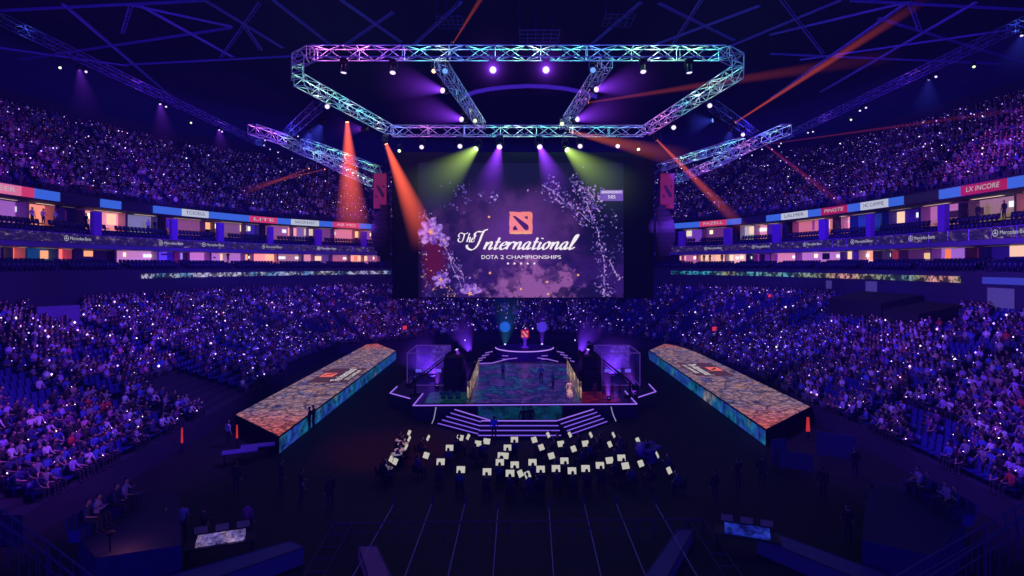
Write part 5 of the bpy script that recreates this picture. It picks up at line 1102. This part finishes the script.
# ================================================================== LONG SCREEN BOXES
def boxtop():
    m = bpy.data.materials.new('box_picture'); m.use_nodes = True; nt = m.node_tree; b = nt.nodes['Principled BSDF']; N = nt.nodes.new; Lk = nt.links.new
    tc = N('ShaderNodeTexCoord'); v = N('ShaderNodeTexVoronoi'); v.feature = 'DISTANCE_TO_EDGE'; v.inputs['Scale'].default_value = .95
    nz = N('ShaderNodeTexNoise'); nz.inputs['Scale'].default_value = .8; nz.inputs['Detail'].default_value = 5
    mxv = N('ShaderNodeMix'); mxv.data_type = 'RGBA'; mxv.inputs['Factor'].default_value = .35; Lk(tc.outputs['Object'], nz.inputs['Vector']); Lk(tc.outputs['Object'], mxv.inputs['A']); Lk(nz.outputs['Color'], mxv.inputs['B']); Lk(mxv.outputs['Result'], v.inputs['Vector'])
    v2 = N('ShaderNodeTexNoise'); v2.inputs['Scale'].default_value = 2.6; v2.inputs['Detail'].default_value = 6; v2.inputs['Roughness'].default_value = .8; Lk(tc.outputs['Object'], v2.inputs['Vector'])
    n1 = N('ShaderNodeTexNoise'); n1.inputs['Scale'].default_value = .4; n1.inputs['Detail'].default_value = 4; Lk(tc.outputs['Object'], n1.inputs['Vector'])
    cr = N('ShaderNodeValToRGB'); e = cr.color_ramp.elements; cols = [rgb(88,82,146), rgb(148,116,138), rgb(170,130,140), rgb(108,100,150), rgb(182,134,132)]
    while len(e) < 5: e.new(.5)
    for i, c in enumerate(cols): e[i].position = .33+.34*i/4; e[i].color = (*c, 1)
    Lk(n1.outputs['Fac'], cr.inputs['Fac']); sx = N('ShaderNodeSeparateXYZ'); Lk(tc.outputs['Object'], sx.inputs[0])
    ab = N('ShaderNodeMath'); ab.operation = 'ABSOLUTE'; Lk(sx.outputs[1], ab.inputs[0]); me_ = N('ShaderNodeMapRange'); me_.inputs['From Min'].default_value = 14.5; me_.inputs['From Max'].default_value = 23; Lk(ab.outputs[0], me_.inputs['Value'])
    mx = N('ShaderNodeMix'); mx.data_type = 'RGBA'; Lk(me_.outputs['Result'], mx.inputs['Factor']); Lk(cr.outputs['Color'], mx.inputs['A']); mx.inputs['B'].default_value = (*rgb(232,92,62), 1)
    ck = N('ShaderNodeMapRange'); ck.inputs['From Max'].default_value = .09; ck.inputs['To Min'].default_value = .3; ck.inputs['To Max'].default_value = 1; Lk(v.outputs['Distance'], ck.inputs['Value'])
    sp_ = N('ShaderNodeMapRange'); sp_.inputs['From Min'].default_value = .4; sp_.inputs['From Max'].default_value = .62; sp_.inputs['To Min'].default_value = .12; sp_.inputs['To Max'].default_value = 1.25; Lk(v2.outputs['Fac'], sp_.inputs['Value'])
    ml = N('ShaderNodeMath'); ml.operation = 'MULTIPLY'; Lk(ck.outputs['Result'], ml.inputs[0]); Lk(sp_.outputs['Result'], ml.inputs[1])
    Lk(mx.outputs['Result'], b.inputs['Emission Color']); Lk(ml.outputs[0], b.inputs['Emission Strength']); b.inputs['Base Color'].default_value = (.01,.01,.01,1); m.cycles.emission_sampling = 'NONE'; return m
m_btop = boxtop(); m_bside = led_floor('box_side', [rgb(130,100,140), rgb(20,80,130), rgb(24,110,150), rgb(40,70,180), rgb(24,110,150), rgb(190,150,140)], .16, 1.2, .7, 4.0); m_bside.cycles.emission_sampling = 'NONE'
m_panel = glow('panel_plum', rgb(84,50,62), .75)
def screen_box(nm, pts, inner, txtside):
    Z = 1.1; Q = [G(*p, Z) for p in pts]; c = sum(Q, Vector())/4; c.z = 0; t = thing('long_screen_box', 'long low box with cracked orange picture on top, %s of the stage' % nm, 'screen box', c, 0, 'long screen boxes'); q = [(v.x-c.x, v.y-c.y) for v in Q]
    MB().prism(q, 0, Z).build('body', m_black, t); MB().add([(x, y, Z+.02) for x, y in q], [(0,1,2,3)]).build('top_display', m_btop, t)
    a, b = q[inner[0]], q[inner[1]]; s = .03 if nm == 'left' else -.03
    MB().quad((a[0]+s,a[1],.03), (b[0]+s,b[1],.03), (b[0]+s,b[1],Z-.06), (a[0]+s,a[1],Z-.06)).build('side_display', m_bside, t)
    for i in range(4):
        a, b = q[i], q[(i+1) % 4]; MB().tube((*a,Z+.02), (*b,Z+.02), .05, 4).build('edge_trim', m_dark, t)
    # title patch: reads from the arena middle
    sx = -1 if nm == 'left' else 1; o = Vector(txtside)-c; o.z = Z+.05
    u = Vector((0,-sx,0)); w = Vector((sx,0,0)); M = lambda du, dw, dz=0: Matrix(((u.x,w.x,0,o.x+u.x*du+w.x*dw),(u.y,w.y,0,o.y+u.y*du+w.y*dw),(0,0,1,o.z+dz),(0,0,0,1)))
    f = lambda du, dw, dz: Vector((o.x+u.x*du+w.x*dw, o.y+u.y*du+w.y*dw, o.z+dz))
    pn_ = MB().quad(f(-3.7,-1.9,0), f(3.7,-1.9,0), f(3.7,1.9,0), f(-3.7,1.9,0)).build('title_patch', m_panel, t)
    MB().quad(f(-1.0,.4,.02), f(1.0,.4,.02), f(1.0,1.7,.02), f(-1.0,1.7,.02)).build('emblem', glow('box_emblem', rgb(240,110,90), .95), pn_); mk = MB(); mk.add([f(-.6,1.4,.04), f(-.4,1.5,.04), f(.66,.85,.04), f(.66,.55,.04), f(.4,.55,.04)], [(4,3,2,1,0)]); mk.build('blade_mark', m_embd, pn_)
    text_mesh('The International', 1.35, M(0,-.55,.03), 'lettering', glow('box_white', (.95,.9,.92), .9), pn_, width=6.4, shear=.4); text_mesh('DOTA 2 CHAMPIONSHIPS', .6, M(0,-1.5,.03), 'lettering', MATS['box_white'], pn_, width=4.8)
screen_box('left', ((235,415),(279,437),(396,351),(372,341.5)), (1,2), G(339,375.5,1.1)); screen_box('right', ((766,430),(811,407),(672,340.5),(649,350.5)), (0,3), G(704,369.5,1.1))
for i, (px_, py_) in enumerate(((309.5,431.5),(313.5,429.5))): person(STM[i], G(px_, py_, 0), -PI/2, 'black', 'dark figure standing against the left screen box, %s' % ('nearer one' if i == 0 else 'further one'), 'figures beside the left box', sc=1.05)
# slim red uprights whose glow stands in for red-lit people
m_redg = glow('figure_red_glow', rgb(215,50,40), .75)
for px_, py_, h, w, lb in ((182,452,1.0,.22,'left of the left screen box near the crowd'),(237,447,.9,.22,'at the near corner of the left screen box'),(808,440,1.0,.5,'at the near corner of the right screen box')):
    p = G(px_, py_, 0); t = thing('red_lit_figure', 'red glowing stand-in for a red-lit person '+lb, 'sign', p, 0, 'red lit figures'); MB().box((0,0,.3), (.05,.05,.6)).box((0,0,.02), (.4,.3,.04)).build('post', m_dark, t); MB().box((0,0,.6+h/2), (w*.55,.06,h), taper=.6).build('red_glow_shape', m_redg, t)
def bowl_at(px_, py_):     # where a photo position meets the lower stand slope
    best = None
    for z in np.arange(1.3, 8.4, .1):
        p = G(px_, py_, float(z)); d = np.hypot(_c[:, 0]-p.x, _c[:, 1]-p.y).min(); dz = abs(LOW_Z0+(LOW_D0-d)/LOW_TR*LOW_RI-z)
        if best is None or dz < best[0]: best = (dz, p)
    return best[1]
for i, (px_, py_, lb, s) in enumerate(((402.5,341.5,'beyond the far end of the left screen box',.55),(712,345,'in the crowd above the right screen box',.5),(640,304,'in the far crowd under the screen, right',.7),(664,297,'high in the far stand right of the screen',.6),(768,310,'in the crowd at the middle of the right stand',.4))):
    p = bowl_at(px_, py_); t = thing('red_flag_light', 'small red glowing flag '+lb, 'flag', p, 0, 'small red flags'); MB().tube((0,0,0), (0,0,1.6+s), .03, 6).build('pole', m_dark, t); MB().quad((.03,0,1.6), (.03+s,.05,1.7), (.03+s,0,1.65+s), (.03,0,1.6+s)).build('cloth', glow('flag_red', rgb(230,50,70), .8), t)
p = bowl_at(125,324); t = thing('lit_placard', 'bright warm white lit placard held up in the left stand', 'placard', p+Vector((0,0,.3))); MB().box((0,0,1.2), (.95,.08,.5)).build('face', glow('placard_white', (1,.85,.75), 1.6), t); MB().tube((0,0,0), (0,0,1), .03, 6).build('stick', m_dark, t)
m_gray = mat('drape_grey', rgb(90,80,130), .8)
for px_, py_, w, h, lb, m_ in ((57,322,3.0,1.5,'grey camera platform screen at the top of the left stand',m_gray),(183,308,2.6,1.0,'small grey camera platform screen at the top of the left stand',m_gray)):
    p = bowl_at(px_, py_+3); mb = MB(); mb.box((0,0,h/2+.2), (w,1.2,h)); mb.box((0,-.7,.15), (w*1.05,.5,.3)); o = mb.build('camera_platform', m_); o.location = p; o.rotation_euler = (0,0,.9); tag(o, lb, 'platform')
for x0, x1, lb in ((842,897,'taller black drape over empty seats at the top of the right stand'),(899,937,'shorter black drape over empty seats, nearer the photo edge')):
    s0, s1 = sorted((s_px(x0, 1, 4), s_px(x1, 1, 4))); mb = MB(); sweep(mb, [(5.6,6.6),(5.6,8.6 if x0 < 890 else 8.0),(1.6,9.4 if x0 < 890 else 8.8),(1.6,7.5)], s0, s1, 8, close=True); tag(mb.build('black_drape', m_black), lb, 'drape')

# ================================================================== ORCHESTRA
m_page = glow('page_lamplight_glow', (.84,.8,.68), .62); m_pageb = mat('desk_black', (.012,.012,.012), .5)  # sheets glow themselves in place of clip lamp light
def stand_proto():
    t = thing('music_stand', 'proto', 'music stand', (0,0,0), 0, 'lit music stands'); LABELS.pop('proto', None)
    mb = MB(); mb.tube((0,0,.25), (0,0,1.0), .015, 6)
    for k in range(3): a = 2*PI*k/3; mb.tube((0,0,.3), (math.cos(a)*.28, math.sin(a)*.28, .015), .012, 5)
    mb.build('tripod', m_pageb, t); R = Matrix.Rotation(math.radians(-28), 3, 'X')
    MB().box((0,.02,1.16), (.48,.015,.38), R=R).box((0,-.03,.985), (.48,.07,.015), R=R).build('desk', m_pageb, t)
    c = Vector((0,.02,1.16)); f = lambda x, z: c+R @ Vector((x,-.014,z)); MB().quad(f(-.23,-.17), f(.23,-.17), f(.23,.18), f(-.23,.18)).build('sheet', m_page, t)
    mb = MB(); mb.tube((0,.06,1.35), (0,-.1,1.45), .01, 5); mb.box((0,-.12,1.44), (.14,.05,.03)); mb.build('clip_lamp', m_pageb, t); return t
ms0 = stand_proto()
def chair_proto():
    t = thing('orchestra_chair', 'proto2', 'chair', (0,0,0), 0, 'orchestra chairs'); LABELS.pop('proto2', None); MB().box((0,0,.43), (.44,.44,.05)).build('seat', m_black, t); R = Matrix.Rotation(.15, 3, 'X'); MB().box((0,-.24,.68), (.42,.03,.36), R=R).build('backrest', m_black, t)
    for x in (-.19,.19):
        for y in (-.19,.19): MB().tube((x,y,0), (x,y,.42 if y > 0 else .6), .014, 5).build('leg', m_dark, t)
    return t
ch0 = chair_proto()
MS = [(409,433,3,5),(409,439,2,6),(406,447,2,6),(391,459,4,6),(395,461.6,5,8),(428,438,2,6),(426,455.6,6,8),(449.5,448,8,8),(460,438,7,7),(468,437,2,6),(440.6,462,9,8),(460.8,469.8,10,7),(478,443.8,7,8),(486.6,441.5,7,7),(487,472,9,8),(499.8,462.5,9,7),(501.6,455.6,9,7),
      (514.4,439.8,8,6),(534.4,440,5,7),(541.5,447.5,5,6),(507.5,447.8,8,7),(504.6,456,8,6),(510,473.5,10,8),(514.7,465,10,5),(532.5,462.5,11,7),(540.6,469.4,11,4),(551.5,456,6,7),(556,468.7,10,8),(561,444,7,7),(564.4,461,9,7),(572,471,10,7),(573.7,449,5,6),(585.6,443.7,7,7),(585.6,468.7,9,7),(600,465.6,9,8),(609.7,460.6,8,9),(610,444.4,4,8),(621.5,458,9,8),(625.6,466,8,5),
      (548.4,435,2,6),(570,434.7,2,6),(591,435,2,6),(613.7,435,2,6),(520.6,473.7,4,5),(527.7,475,5,4),(638,440.6,4,7),(641,463.7,6,9),(669.4,470.6,5,9),(657.5,455,2,6)]
used_s = used_c = False
MS.sort(key=lambda q: (round(q[1]/9), q[0])); cnt = {}
for px_, py_, w, h in MS:
    p = G(px_, py_, 1.16); s = F/p.y; ws = min(1.0, (w/s)/.48); yaw = math.acos(max(.12, min(1, (w/s)/.48)))*(-1 if px_ > 516 else 1)*.9; row = round(py_/9); k = cnt.get(row, 0); cnt[row] = k+1
    rowname = nth(row-min(round(q[1]/9) for q in MS)); lab = 'lit music stand, %s from the left in the %s row from the stage' % (nth(k), rowname); g = (p.x, p.y, 0)
    if not used_s: ms0.location = g; ms0.rotation_euler = (0,0,-yaw); ms0['label'] = lab; used_s = True
    else: dup(ms0, g, -yaw, lab)
    d = Vector((math.sin(-yaw), -math.cos(yaw), 0)); q = Vector(g)+d*.64; rz = -yaw+PI
    lab = 'black orchestra chair, %s from the left in the %s row from the stage' % (nth(k), rowname)
    if not used_c: ch0.location = q; ch0.rotation_euler = (0,0,-yaw); ch0['label'] = lab; used_c = True
    else: dup(ch0, q, -yaw, lab)
    person(SITM[rnd.randrange(4)], q+Vector((0,0,-.02)), rz, rnd.choice(['black','black','navy']), 'musician in dark clothes, %s from the left in the %s row from the stage' % (nth(k), rowname), 'seated musicians', 'musician')
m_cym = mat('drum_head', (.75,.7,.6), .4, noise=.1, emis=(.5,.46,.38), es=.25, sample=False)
for i, (px_, py_, r) in enumerate(((400.4,439.6,.36),(403,443.6,.36),(400,449.4,.36),(396.6,453.5,.36),(384,465,.18),(388.5,467.7,.25))):
    p = G(px_, py_, .85); t = thing('kettle_drum', 'round pale topped kettle drum, %s from the stage at the left end of the orchestra' % nth(i), 'drum', (p.x, p.y, 0), 0, 'kettle drums'); MB().lathe([(.1,.1),(r*.7,.25),(r,.55),(r,.82)], 16).build('bowl', m_dark, t, True); MB().lathe([(1e-4,.85),(r*.97,.85),(r*.97,.8)], 18).build('drum_head', m_cym, t)
    for k in range(3): a = 2*PI*k/3; MB().tube((math.cos(a)*r*.8, math.sin(a)*r*.8, .5), (math.cos(a)*r*.9, math.sin(a)*r*.9, 0), .02, 5).build('leg', m_dark, t)
p = G(641,447,.9); t = thing('bass_drum', 'large bass drum on a stand with violet rim, right end of the orchestra', 'drum', (p.x, p.y, 0)); M = Matrix.Translation((0,0,.75)) @ Matrix.Rotation(PI/2, 4, 'Y') @ Matrix.Rotation(.5, 4, 'X'); MB().lathe([(.42,-.25),(.45,-.25),(.45,.25),(.42,.25),(1e-4,.24)], 20, M).build('shell', mat('drum_violet', rgb(120,100,170), .4), t, True); MB().box((0,0,.16), (.5,.6,.32), taper=.6).build('stand', m_dark, t)
for i, (px_, py_) in enumerate(((648,443),(654,447),(650,450))):
    p = G(px_, py_, .8); mb = MB(); mb.box((0,0,.8), (.9,.5,.1), rz=.6); mb.box((0,0,.4), (.08,.4,.8), rz=.6); mb.box((0,0,.03), (.7,.4,.06), rz=.6); o = mb.build('mallet_table', mat('mallet_violet', rgb(90,70,150), .5)); o.location = (p.x, p.y, 0); tag(o, 'low percussion table beside the bass drum, %s from the stage' % nth(i), 'table', 'percussion tables')

# ================================================================== NEAR FLOOR
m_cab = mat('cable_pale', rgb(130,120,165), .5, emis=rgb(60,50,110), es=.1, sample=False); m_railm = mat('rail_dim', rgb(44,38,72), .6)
for i, (px_, py_, qx) in enumerate(((394,504,353),(432,503,405),(465,503,448),(498,508,493),(549,508,553.5),(584,503,601),(616,503,645.5),(655,503,697))):
    a = G(px_, py_, .5); b = G(px_+(qx-px_)*1.15, py_+(576-py_)*1.15, .5); t = thing('stretched_cable', 'thin pale cable stretched over the near floor to a clamp, %s from the left' % nth(i), 'cable', (a.x, a.y, 0), 0, 'stretched cables'); o = Vector((a.x, a.y, 0))
    MB().tube(a-o, b-o, .022, 5).build('cable', m_cab, t); mb = MB(); mb.lathe([(.1,0),(.1,.03),(.03,.05),(.03,.5)], 8); mb.box((0,0,.55), (.14,.14,.16)); mb.box((.06,0,.72), (.08,.1,.16)); mb.tube((0,0,.6), (.02,.05,.95), .03, 5); mb.build('clamp_post', m_railm, t)
    MB().tube((b.x-o.x,b.y-o.y,0), b-o, .05, 6).build('anchor_post', m_railm, t)
t = thing('floor_railing', 'low dark railing with many posts crossing the near floor', 'railing', G(330,523,.9)); o = t.location.copy(); a, b = G(330,523,.9)-o, G(702,519,.9)-o; o2 = Vector((0,0,-o.z))
MB().tube(a, b, .03, 6).build('top_rail', m_railm, t); MB().tube(a-Vector((0,0,.45)), b-Vector((0,0,.45)), .02, 5).build('lower_rail', m_railm, t)
for k in range(24): c = a.lerp(b, k/23); MB().tube((c.x,c.y,-o.z), c, .025, 5).build('post', m_railm, t)
def ladder(label, A, B_, z):
    p = [G(*q, z) for q in A]+[G(*q, z) for q in B_]; c = p[0].copy(); c.z = 0; t = thing('track_frame', label, 'frame', c, 0, 'floor track frames'); q = [v-c for v in p]
    MB().tube(q[0], q[1], .035, 5).build('side_rail', m_railm, t); MB().tube(q[2], q[3], .035, 5).build('side_rail', m_railm, t)
    for k in range(6): MB().tube(q[0].lerp(q[1], k/5), q[2].lerp(q[3], k/5), .028, 5).build('rung', m_railm, t)
    for v in q: MB().tube((v.x,v.y,0), v, .04, 5).build('leg', m_railm, t)
ladder('low frame of rails and rungs on the near floor, left', ((332,526),(298,586)), ((352,524),(318,586)), .35); ladder('low frame of rails and rungs on the near floor, right', ((690,521),(727,580)), ((704,521),(745,580)), .35)
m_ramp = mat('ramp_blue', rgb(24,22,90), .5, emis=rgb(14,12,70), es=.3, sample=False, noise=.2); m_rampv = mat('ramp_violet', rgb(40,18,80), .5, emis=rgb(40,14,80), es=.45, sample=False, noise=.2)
def ramp(label, q4, z, m, name='stage_ramp'):
    p = [G(x, y, z) for x, y in q4]; c = sum(p, Vector())/4; c.z = 0; pts = [(v.x-c.x, v.y-c.y) for v in p]
    ar = sum(pts[i][0]*pts[(i+1) % 4][1]-pts[(i+1) % 4][0]*pts[i][1] for i in range(4)); pts = pts if ar > 0 else pts[::-1]
    t = thing(name, label, 'ramp', c, 0, 'ramps on the near floor'); MB().prism(pts, 0, z).build('deck', m, t)
    for i in range(4): a, b = pts[i], pts[(i+1) % 4]; MB().tube((*a,z), (*b,z), .035, 5).build('edge_rail', m_railm, t)
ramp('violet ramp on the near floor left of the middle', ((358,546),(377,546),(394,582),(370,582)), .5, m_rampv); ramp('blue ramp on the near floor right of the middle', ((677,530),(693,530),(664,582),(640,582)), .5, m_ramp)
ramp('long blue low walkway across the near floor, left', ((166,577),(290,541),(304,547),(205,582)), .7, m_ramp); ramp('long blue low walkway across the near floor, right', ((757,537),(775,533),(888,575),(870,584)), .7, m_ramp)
# control desks
def desk(label, px_, py_, rz, c1):
    p = G(px_, py_, .8); t = thing('control_desk', label, 'desk', (p.x, p.y, 0), rz, 'control desks'); MB().box((0,0,.78), (2.6,.9,.06)).build('desk_top', m_dark, t)
    for x in (-1.2,1.2): MB().box((x,0,.37), (.06,.8,.75)).build('leg', m_dark, t)
    MB().hexa([(-.9,-.3,.82),(.9,-.3,.82),(.9,.3,.82),(-.9,.3,.82)], [(-.9,-.3,.9),(.9,-.3,.9),(.9,.3,1.05),(-.9,.3,1.05)]).build('mixing_console', c1, t)
    for k in range(3):
        o = Vector((math.cos(rz)*(k-1)*.8-math.sin(rz)*.36, math.sin(rz)*(k-1)*.8+math.cos(rz)*.36, 0)); m_ = thing('monitor', 'small monitor, %s from the left on the desk at near %s' % (nth(k), 'left' if px_ < 500 else 'right'), 'monitor', Vector((p.x, p.y, .81))+o, rz, 'control desk monitors')
        MB().box((0,.03,.42), (.55,.04,.34)).build('casing', m_black, m_); MB().quad((-.25,0,.28), (.25,0,.28), (.25,0,.56), (-.25,0,.56)).build('display', glow('mon_lilac', rgb(90,70,200), .07), m_); MB().box((0,.04,.12), (.06,.05,.24)).box((0,.04,.01), (.24,.2,.02)).build('stand', m_black, m_)
m_cons1 = led_floor('console_lilac', [rgb(60,50,110), rgb(150,130,220), rgb(220,180,200)], 1.5, 4, .6, 1.0); m_cons2 = led_floor('console_blue', [rgb(10,10,60), rgb(40,60,230), rgb(60,90,250)], 1.5, 4, .4, 6.0)
desk('control desk glowing lilac at near left, beside standing crew', 221, 541, .35, m_cons1); desk('control desk glowing blue at near right behind the blue walkway', 747, 534, -.35, m_cons2)
CREW = [(228,446,'white','beyond the near corner of the left screen box'),(182,542,'lilac','behind the lilac glowing control desk'),(164,548,'navy','leftmost behind the lilac glowing control desk'),(248,540,'plum','right of the lilac glowing control desk'),(204,546,'black','at the left end of the lilac glowing control desk'),(236,494,'black','bending group, between desk and left screen box'),(281,492,'black','alone on the dark floor left of the orchestra'),(301,503,'black','alone on the dark floor, further from the left box'),(330,509,'black','nearest the left floor frame'),
        (715,503,'black','on the dark floor right of the orchestra'),(738,490,'black','second on the dark floor right of the orchestra'),(762,487,'black','below the right screen box'),(872,520,'black','near the dark wall under the right stand'),(848,545,'black','beyond the right blue walkway'),(823,500,'black','on the floor under the right stand'),(855,478,'black','below the right crowd')]
for i, (px_, py_, c, lb) in enumerate(CREW): person(STM[i % 3 if i % 3 < 2 else 0], G(px_, py_, 0), rnd.uniform(2.2, 4.0), c, 'crew member in %s standing %s' % (c, lb), 'crew on the floor')
# near corner stands: dark blocks with seated staff rows, railings
for sd, nm in ((-1,'left'), (1,'right')):
    A = [(96,558),(78,536),(140,497),(178,492),(182,545)] if sd < 0 else [(935,556),(965,520),(905,484),(868,480),(862,540)]
    pts = [G(x, y, 1.6) for x, y in A]; pp = [(v.x, v.y) for v in pts]; ar = sum(pp[i][0]*pp[(i+1) % 5][1]-pp[(i+1) % 5][0]*pp[i][1] for i in range(5)); pp = pp if ar > 0 else pp[::-1]
    tag(MB().prism(pp, 0, 1.6).build('side_platform', mat('platform_navy', rgb(24,24,74), .7, noise=.3)), 'raised dark navy platform in the near %s corner' % nm, 'platform', 'corner platforms')
    row = [((78,536),(140,497)), ] if sd < 0 else [((965,520),(905,484))]
    (ax, ay), (bx, by) = row[0]
    for k in range(7):
        q = G(ax+(bx-ax)*k/6.5-sd*0, ay+(by-ay)*k/6.5+4, 1.6); rz = math.radians(100 if sd < 0 else -100)
        b = MB(); b.box((0,0,.42), (.5,.48,.08)); o = b.box((0,.02,.2), (.4,.4,.4)).build('folding_chair', m_seat); b = MB(); b.box((0,.27,.68), (.48,.05,.5)); bk = b.build('backrest', m_seat, o); o.location = q; o.rotation_euler = (0,0,rz); tag(o, 'blue chair on the near %s corner platform, %s in its row' % (nm, nth(k)), 'chair', 'chairs on the corner platforms')
        if k in (1,2,4,5): person(SITM[k % 4], q, rz, ('blue','navy','lilac')[k % 3], 'seated person on the near %s corner platform, on the %s chair' % (nm, nth(k)), 'people on the corner platforms', 'spectator')
    for j, (L, lb) in enumerate((([(-12,500),(48,542),(110,590)] if sd < 0 else [(1036,496),(985,525),(920,562),(890,580)], 'upper'), ([(-12,515),(40,549),(92,590)] if sd < 0 else [(1036,510),(990,538),(930,576),(910,590)], 'lower'))):
        mb = MB(); q = [P(x, y, 15.5) for x, y in L]; mb.path(q, .03, 6); mb.path([v-Vector((0,0,.35)) for v in q], .02, 5)
        for a, b in zip(q, q[1:]):
            for k in range(5): c = a.lerp(b, k/5); mb.tube(c-Vector((0,0,1.1)), c, .018, 5)
        if j == 0:
            for v in q: mb.tube((v.x, v.y, 0), v, .04, 6)
        tag(mb.build('stand_railing', m_railm), '%s dim violet railing across the near %s corner' % (lb, nm), 'railing', 'corner railings')
# blue partitions by the right box
for i, (px_, py_, w, h, rz) in enumerate(((779,464,1.1,1.5,.3),(796,470,1.8,1.0,-.4),(836,458,2.2,1.5,-.5))):
    p = G(px_, py_, 0); mb = MB(); mb.box((0,0,h/2+.05), (w,.08,h)); mb.box((-w*.4,0,.03), (.1,.6,.06)); mb.box((w*.4,0,.03), (.1,.6,.06)); o = mb.build('partition_panel', mat('partition_blue', rgb(26,24,80), .7, emis=rgb(20,14,90), es=.12, sample=False)); o.location = p; o.rotation_euler = (0,0,rz); tag(o, 'blue lit partition panel, %s beyond the near end of the right screen box' % nth(i), 'partition', 'partition panels')
for i, (px_, py_) in enumerate(((258,457),(240,463))):
    p = G(px_, py_, 0); t = thing('folding_table', 'low violet table at the near end of the left box, %s one' % ('inner' if i == 0 else 'outer'), 'table', p, .4, 'tables by the left box'); MB().box((0,0,.74), (2.0,.8,.05)).build('table_top', mat('cloth_violet', rgb(120,90,180), .7), t)
    for x in (-.85,.85): MB().box((x,0,.36), (.05,.6,.72)).build('leg', m_dark, t)
# pinkish lamp by the left platform
p = G(110,552,1.6); t = thing('work_lamp', 'dim pink work lamp glowing on the near left platform', 'lamp', p); MB().tube((0,0,0), (0,0,.6), .03, 6).build('post', m_dark, t); MB().lathe([(.06,.6),(.16,.72),(.16,.76)], 10).build('shade', m_dark, t); lamp('POINT', p+Vector((.3,.4,.9)), 26, (1,.25,.3), shadow_soft_size=.15)

# ================================================================== LIGHT
w = bpy.data.worlds.new('world'); SC.world = w; w.use_nodes = True; nt = w.node_tree
nt.nodes['Background'].inputs['Color'].default_value = (0,0,0,1); nt.nodes['Background'].inputs['Strength'].default_value = 0
em = nt.nodes.new('ShaderNodeEmission'); em.inputs['Color'].default_value = (.055,.03,1,1); em.inputs['Strength'].default_value = 2.5e-4  # even blue emission stands in for lit haze in the air
ab = nt.nodes.new('ShaderNodeVolumeAbsorption'); ab.inputs['Density'].default_value = 8e-4; ad = nt.nodes.new('ShaderNodeAddShader')
nt.links.new(em.outputs[0], ad.inputs[0]); nt.links.new(ab.outputs[0], ad.inputs[1]); nt.links.new(ad.outputs[0], nt.nodes['World Output'].inputs['Volume'])
V1 = (.2,.045,1); V2 = (.1,.035,1); V3_ = (.42,.06,1)
spot((-6,40,22.3), (-33,36,4), 29450, V1, 70); spot((6,40,22.3), (33,36,4), 31000, V1, 70)
spot((-8,29,22.3), (-30,26,3), 23250, V3_, 45); spot((8,29,22.3), (30,26,3), 20150, V1, 45)
spot((-13.5,47,22.3), (-34,70,5), 27900, V2, 75); spot((13.5,47,22.3), (33,70,5), 27900, V2, 75)
spot((0,62,30), (0,102,4), 24800, V2, 95)
spot((-6,42,15), (-56,55,22), 34000, (.24,.035,1), 75); spot((6,42,15), (54,55,22), 36000, (.2,.04,1), 75); spot((-8,34,15), (-54,38,21), 23250, (.5,.06,1), 40); spot((8,40,15), (52,50,22), 18600, (.4,.08,1), 36)
spot((-14,56,13), (-45,95,24), 36000, (.18,.04,1), 70); spot((14,56,13), (45,95,24), 36000, (.16,.035,1), 70)
for q, e_, c_, d_ in (((-50,50,23),44200,(.3,.04,1),15),((-56,62,26),40800,(.35,.05,1),13),((-47,74,23),44200,(.25,.04,1),12),((-50,42,25),30600,(.55,.06,.9),14),((47,52,22),44200,(.32,.04,1),14),((52,58,26),51000,(.38,.05,1),13),((46,70,23),37400,(.2,.04,1),13),((48,40,23),27200,(.4,.05,1),13),((38,88,23),27200,(.18,.04,1),12)): spot((-10 if q[0] < 0 else 10,46,15), q, e_, c_, d_, .9)
sp_ = g2(569.5,401.3); spot((sp_[0]+2,38,14), (sp_[0], sp_[1], ST+.8), 5200, (1,.72,.55), 8, .6, .1); spot((-9,38,16), (-8.5,38,0), 2600, (1,.06,.12), 40); spot((0,45,20), (0,57,1), 5000, VIO, 60); spot((0,54,8), (1.3,72,1), 1800, VIO, 50)  # warm singer spot and red floor spot are added, without fixtures
spot((-18,52,19), (-26,92,20), 9000, RED, 30); spot((-18,52,19), (-22,92,4), 13000, (.6,.08,.5), 34)
for x, y in ((-20,20),(20,20),(-25,60),(25,60),(0,40)): lamp('POINT', (x, y, 27), 700, (.09,.06,1), shadow_soft_size=1.5)  # unseen blue fill lamps added to lift the dark areas
for l in SC.objects:
    if l.type == 'LIGHT': l.visible_camera = False
SC.cycles.max_bounces = 4; SC.cycles.diffuse_bounces = 2; SC.cycles.glossy_bounces = 2; SC.cycles.transparent_max_bounces = 12; SC.cycles.sample_clamp_indirect = 3
SC.cycles.use_light_tree = True
for lb, ns in LABELS.items():
    if len(lb.split()) > 16: print('LONG', lb)
for lb, ns in LABELS.items():
    if len(ns) > 1: print('DUPLABEL', lb, len(ns))
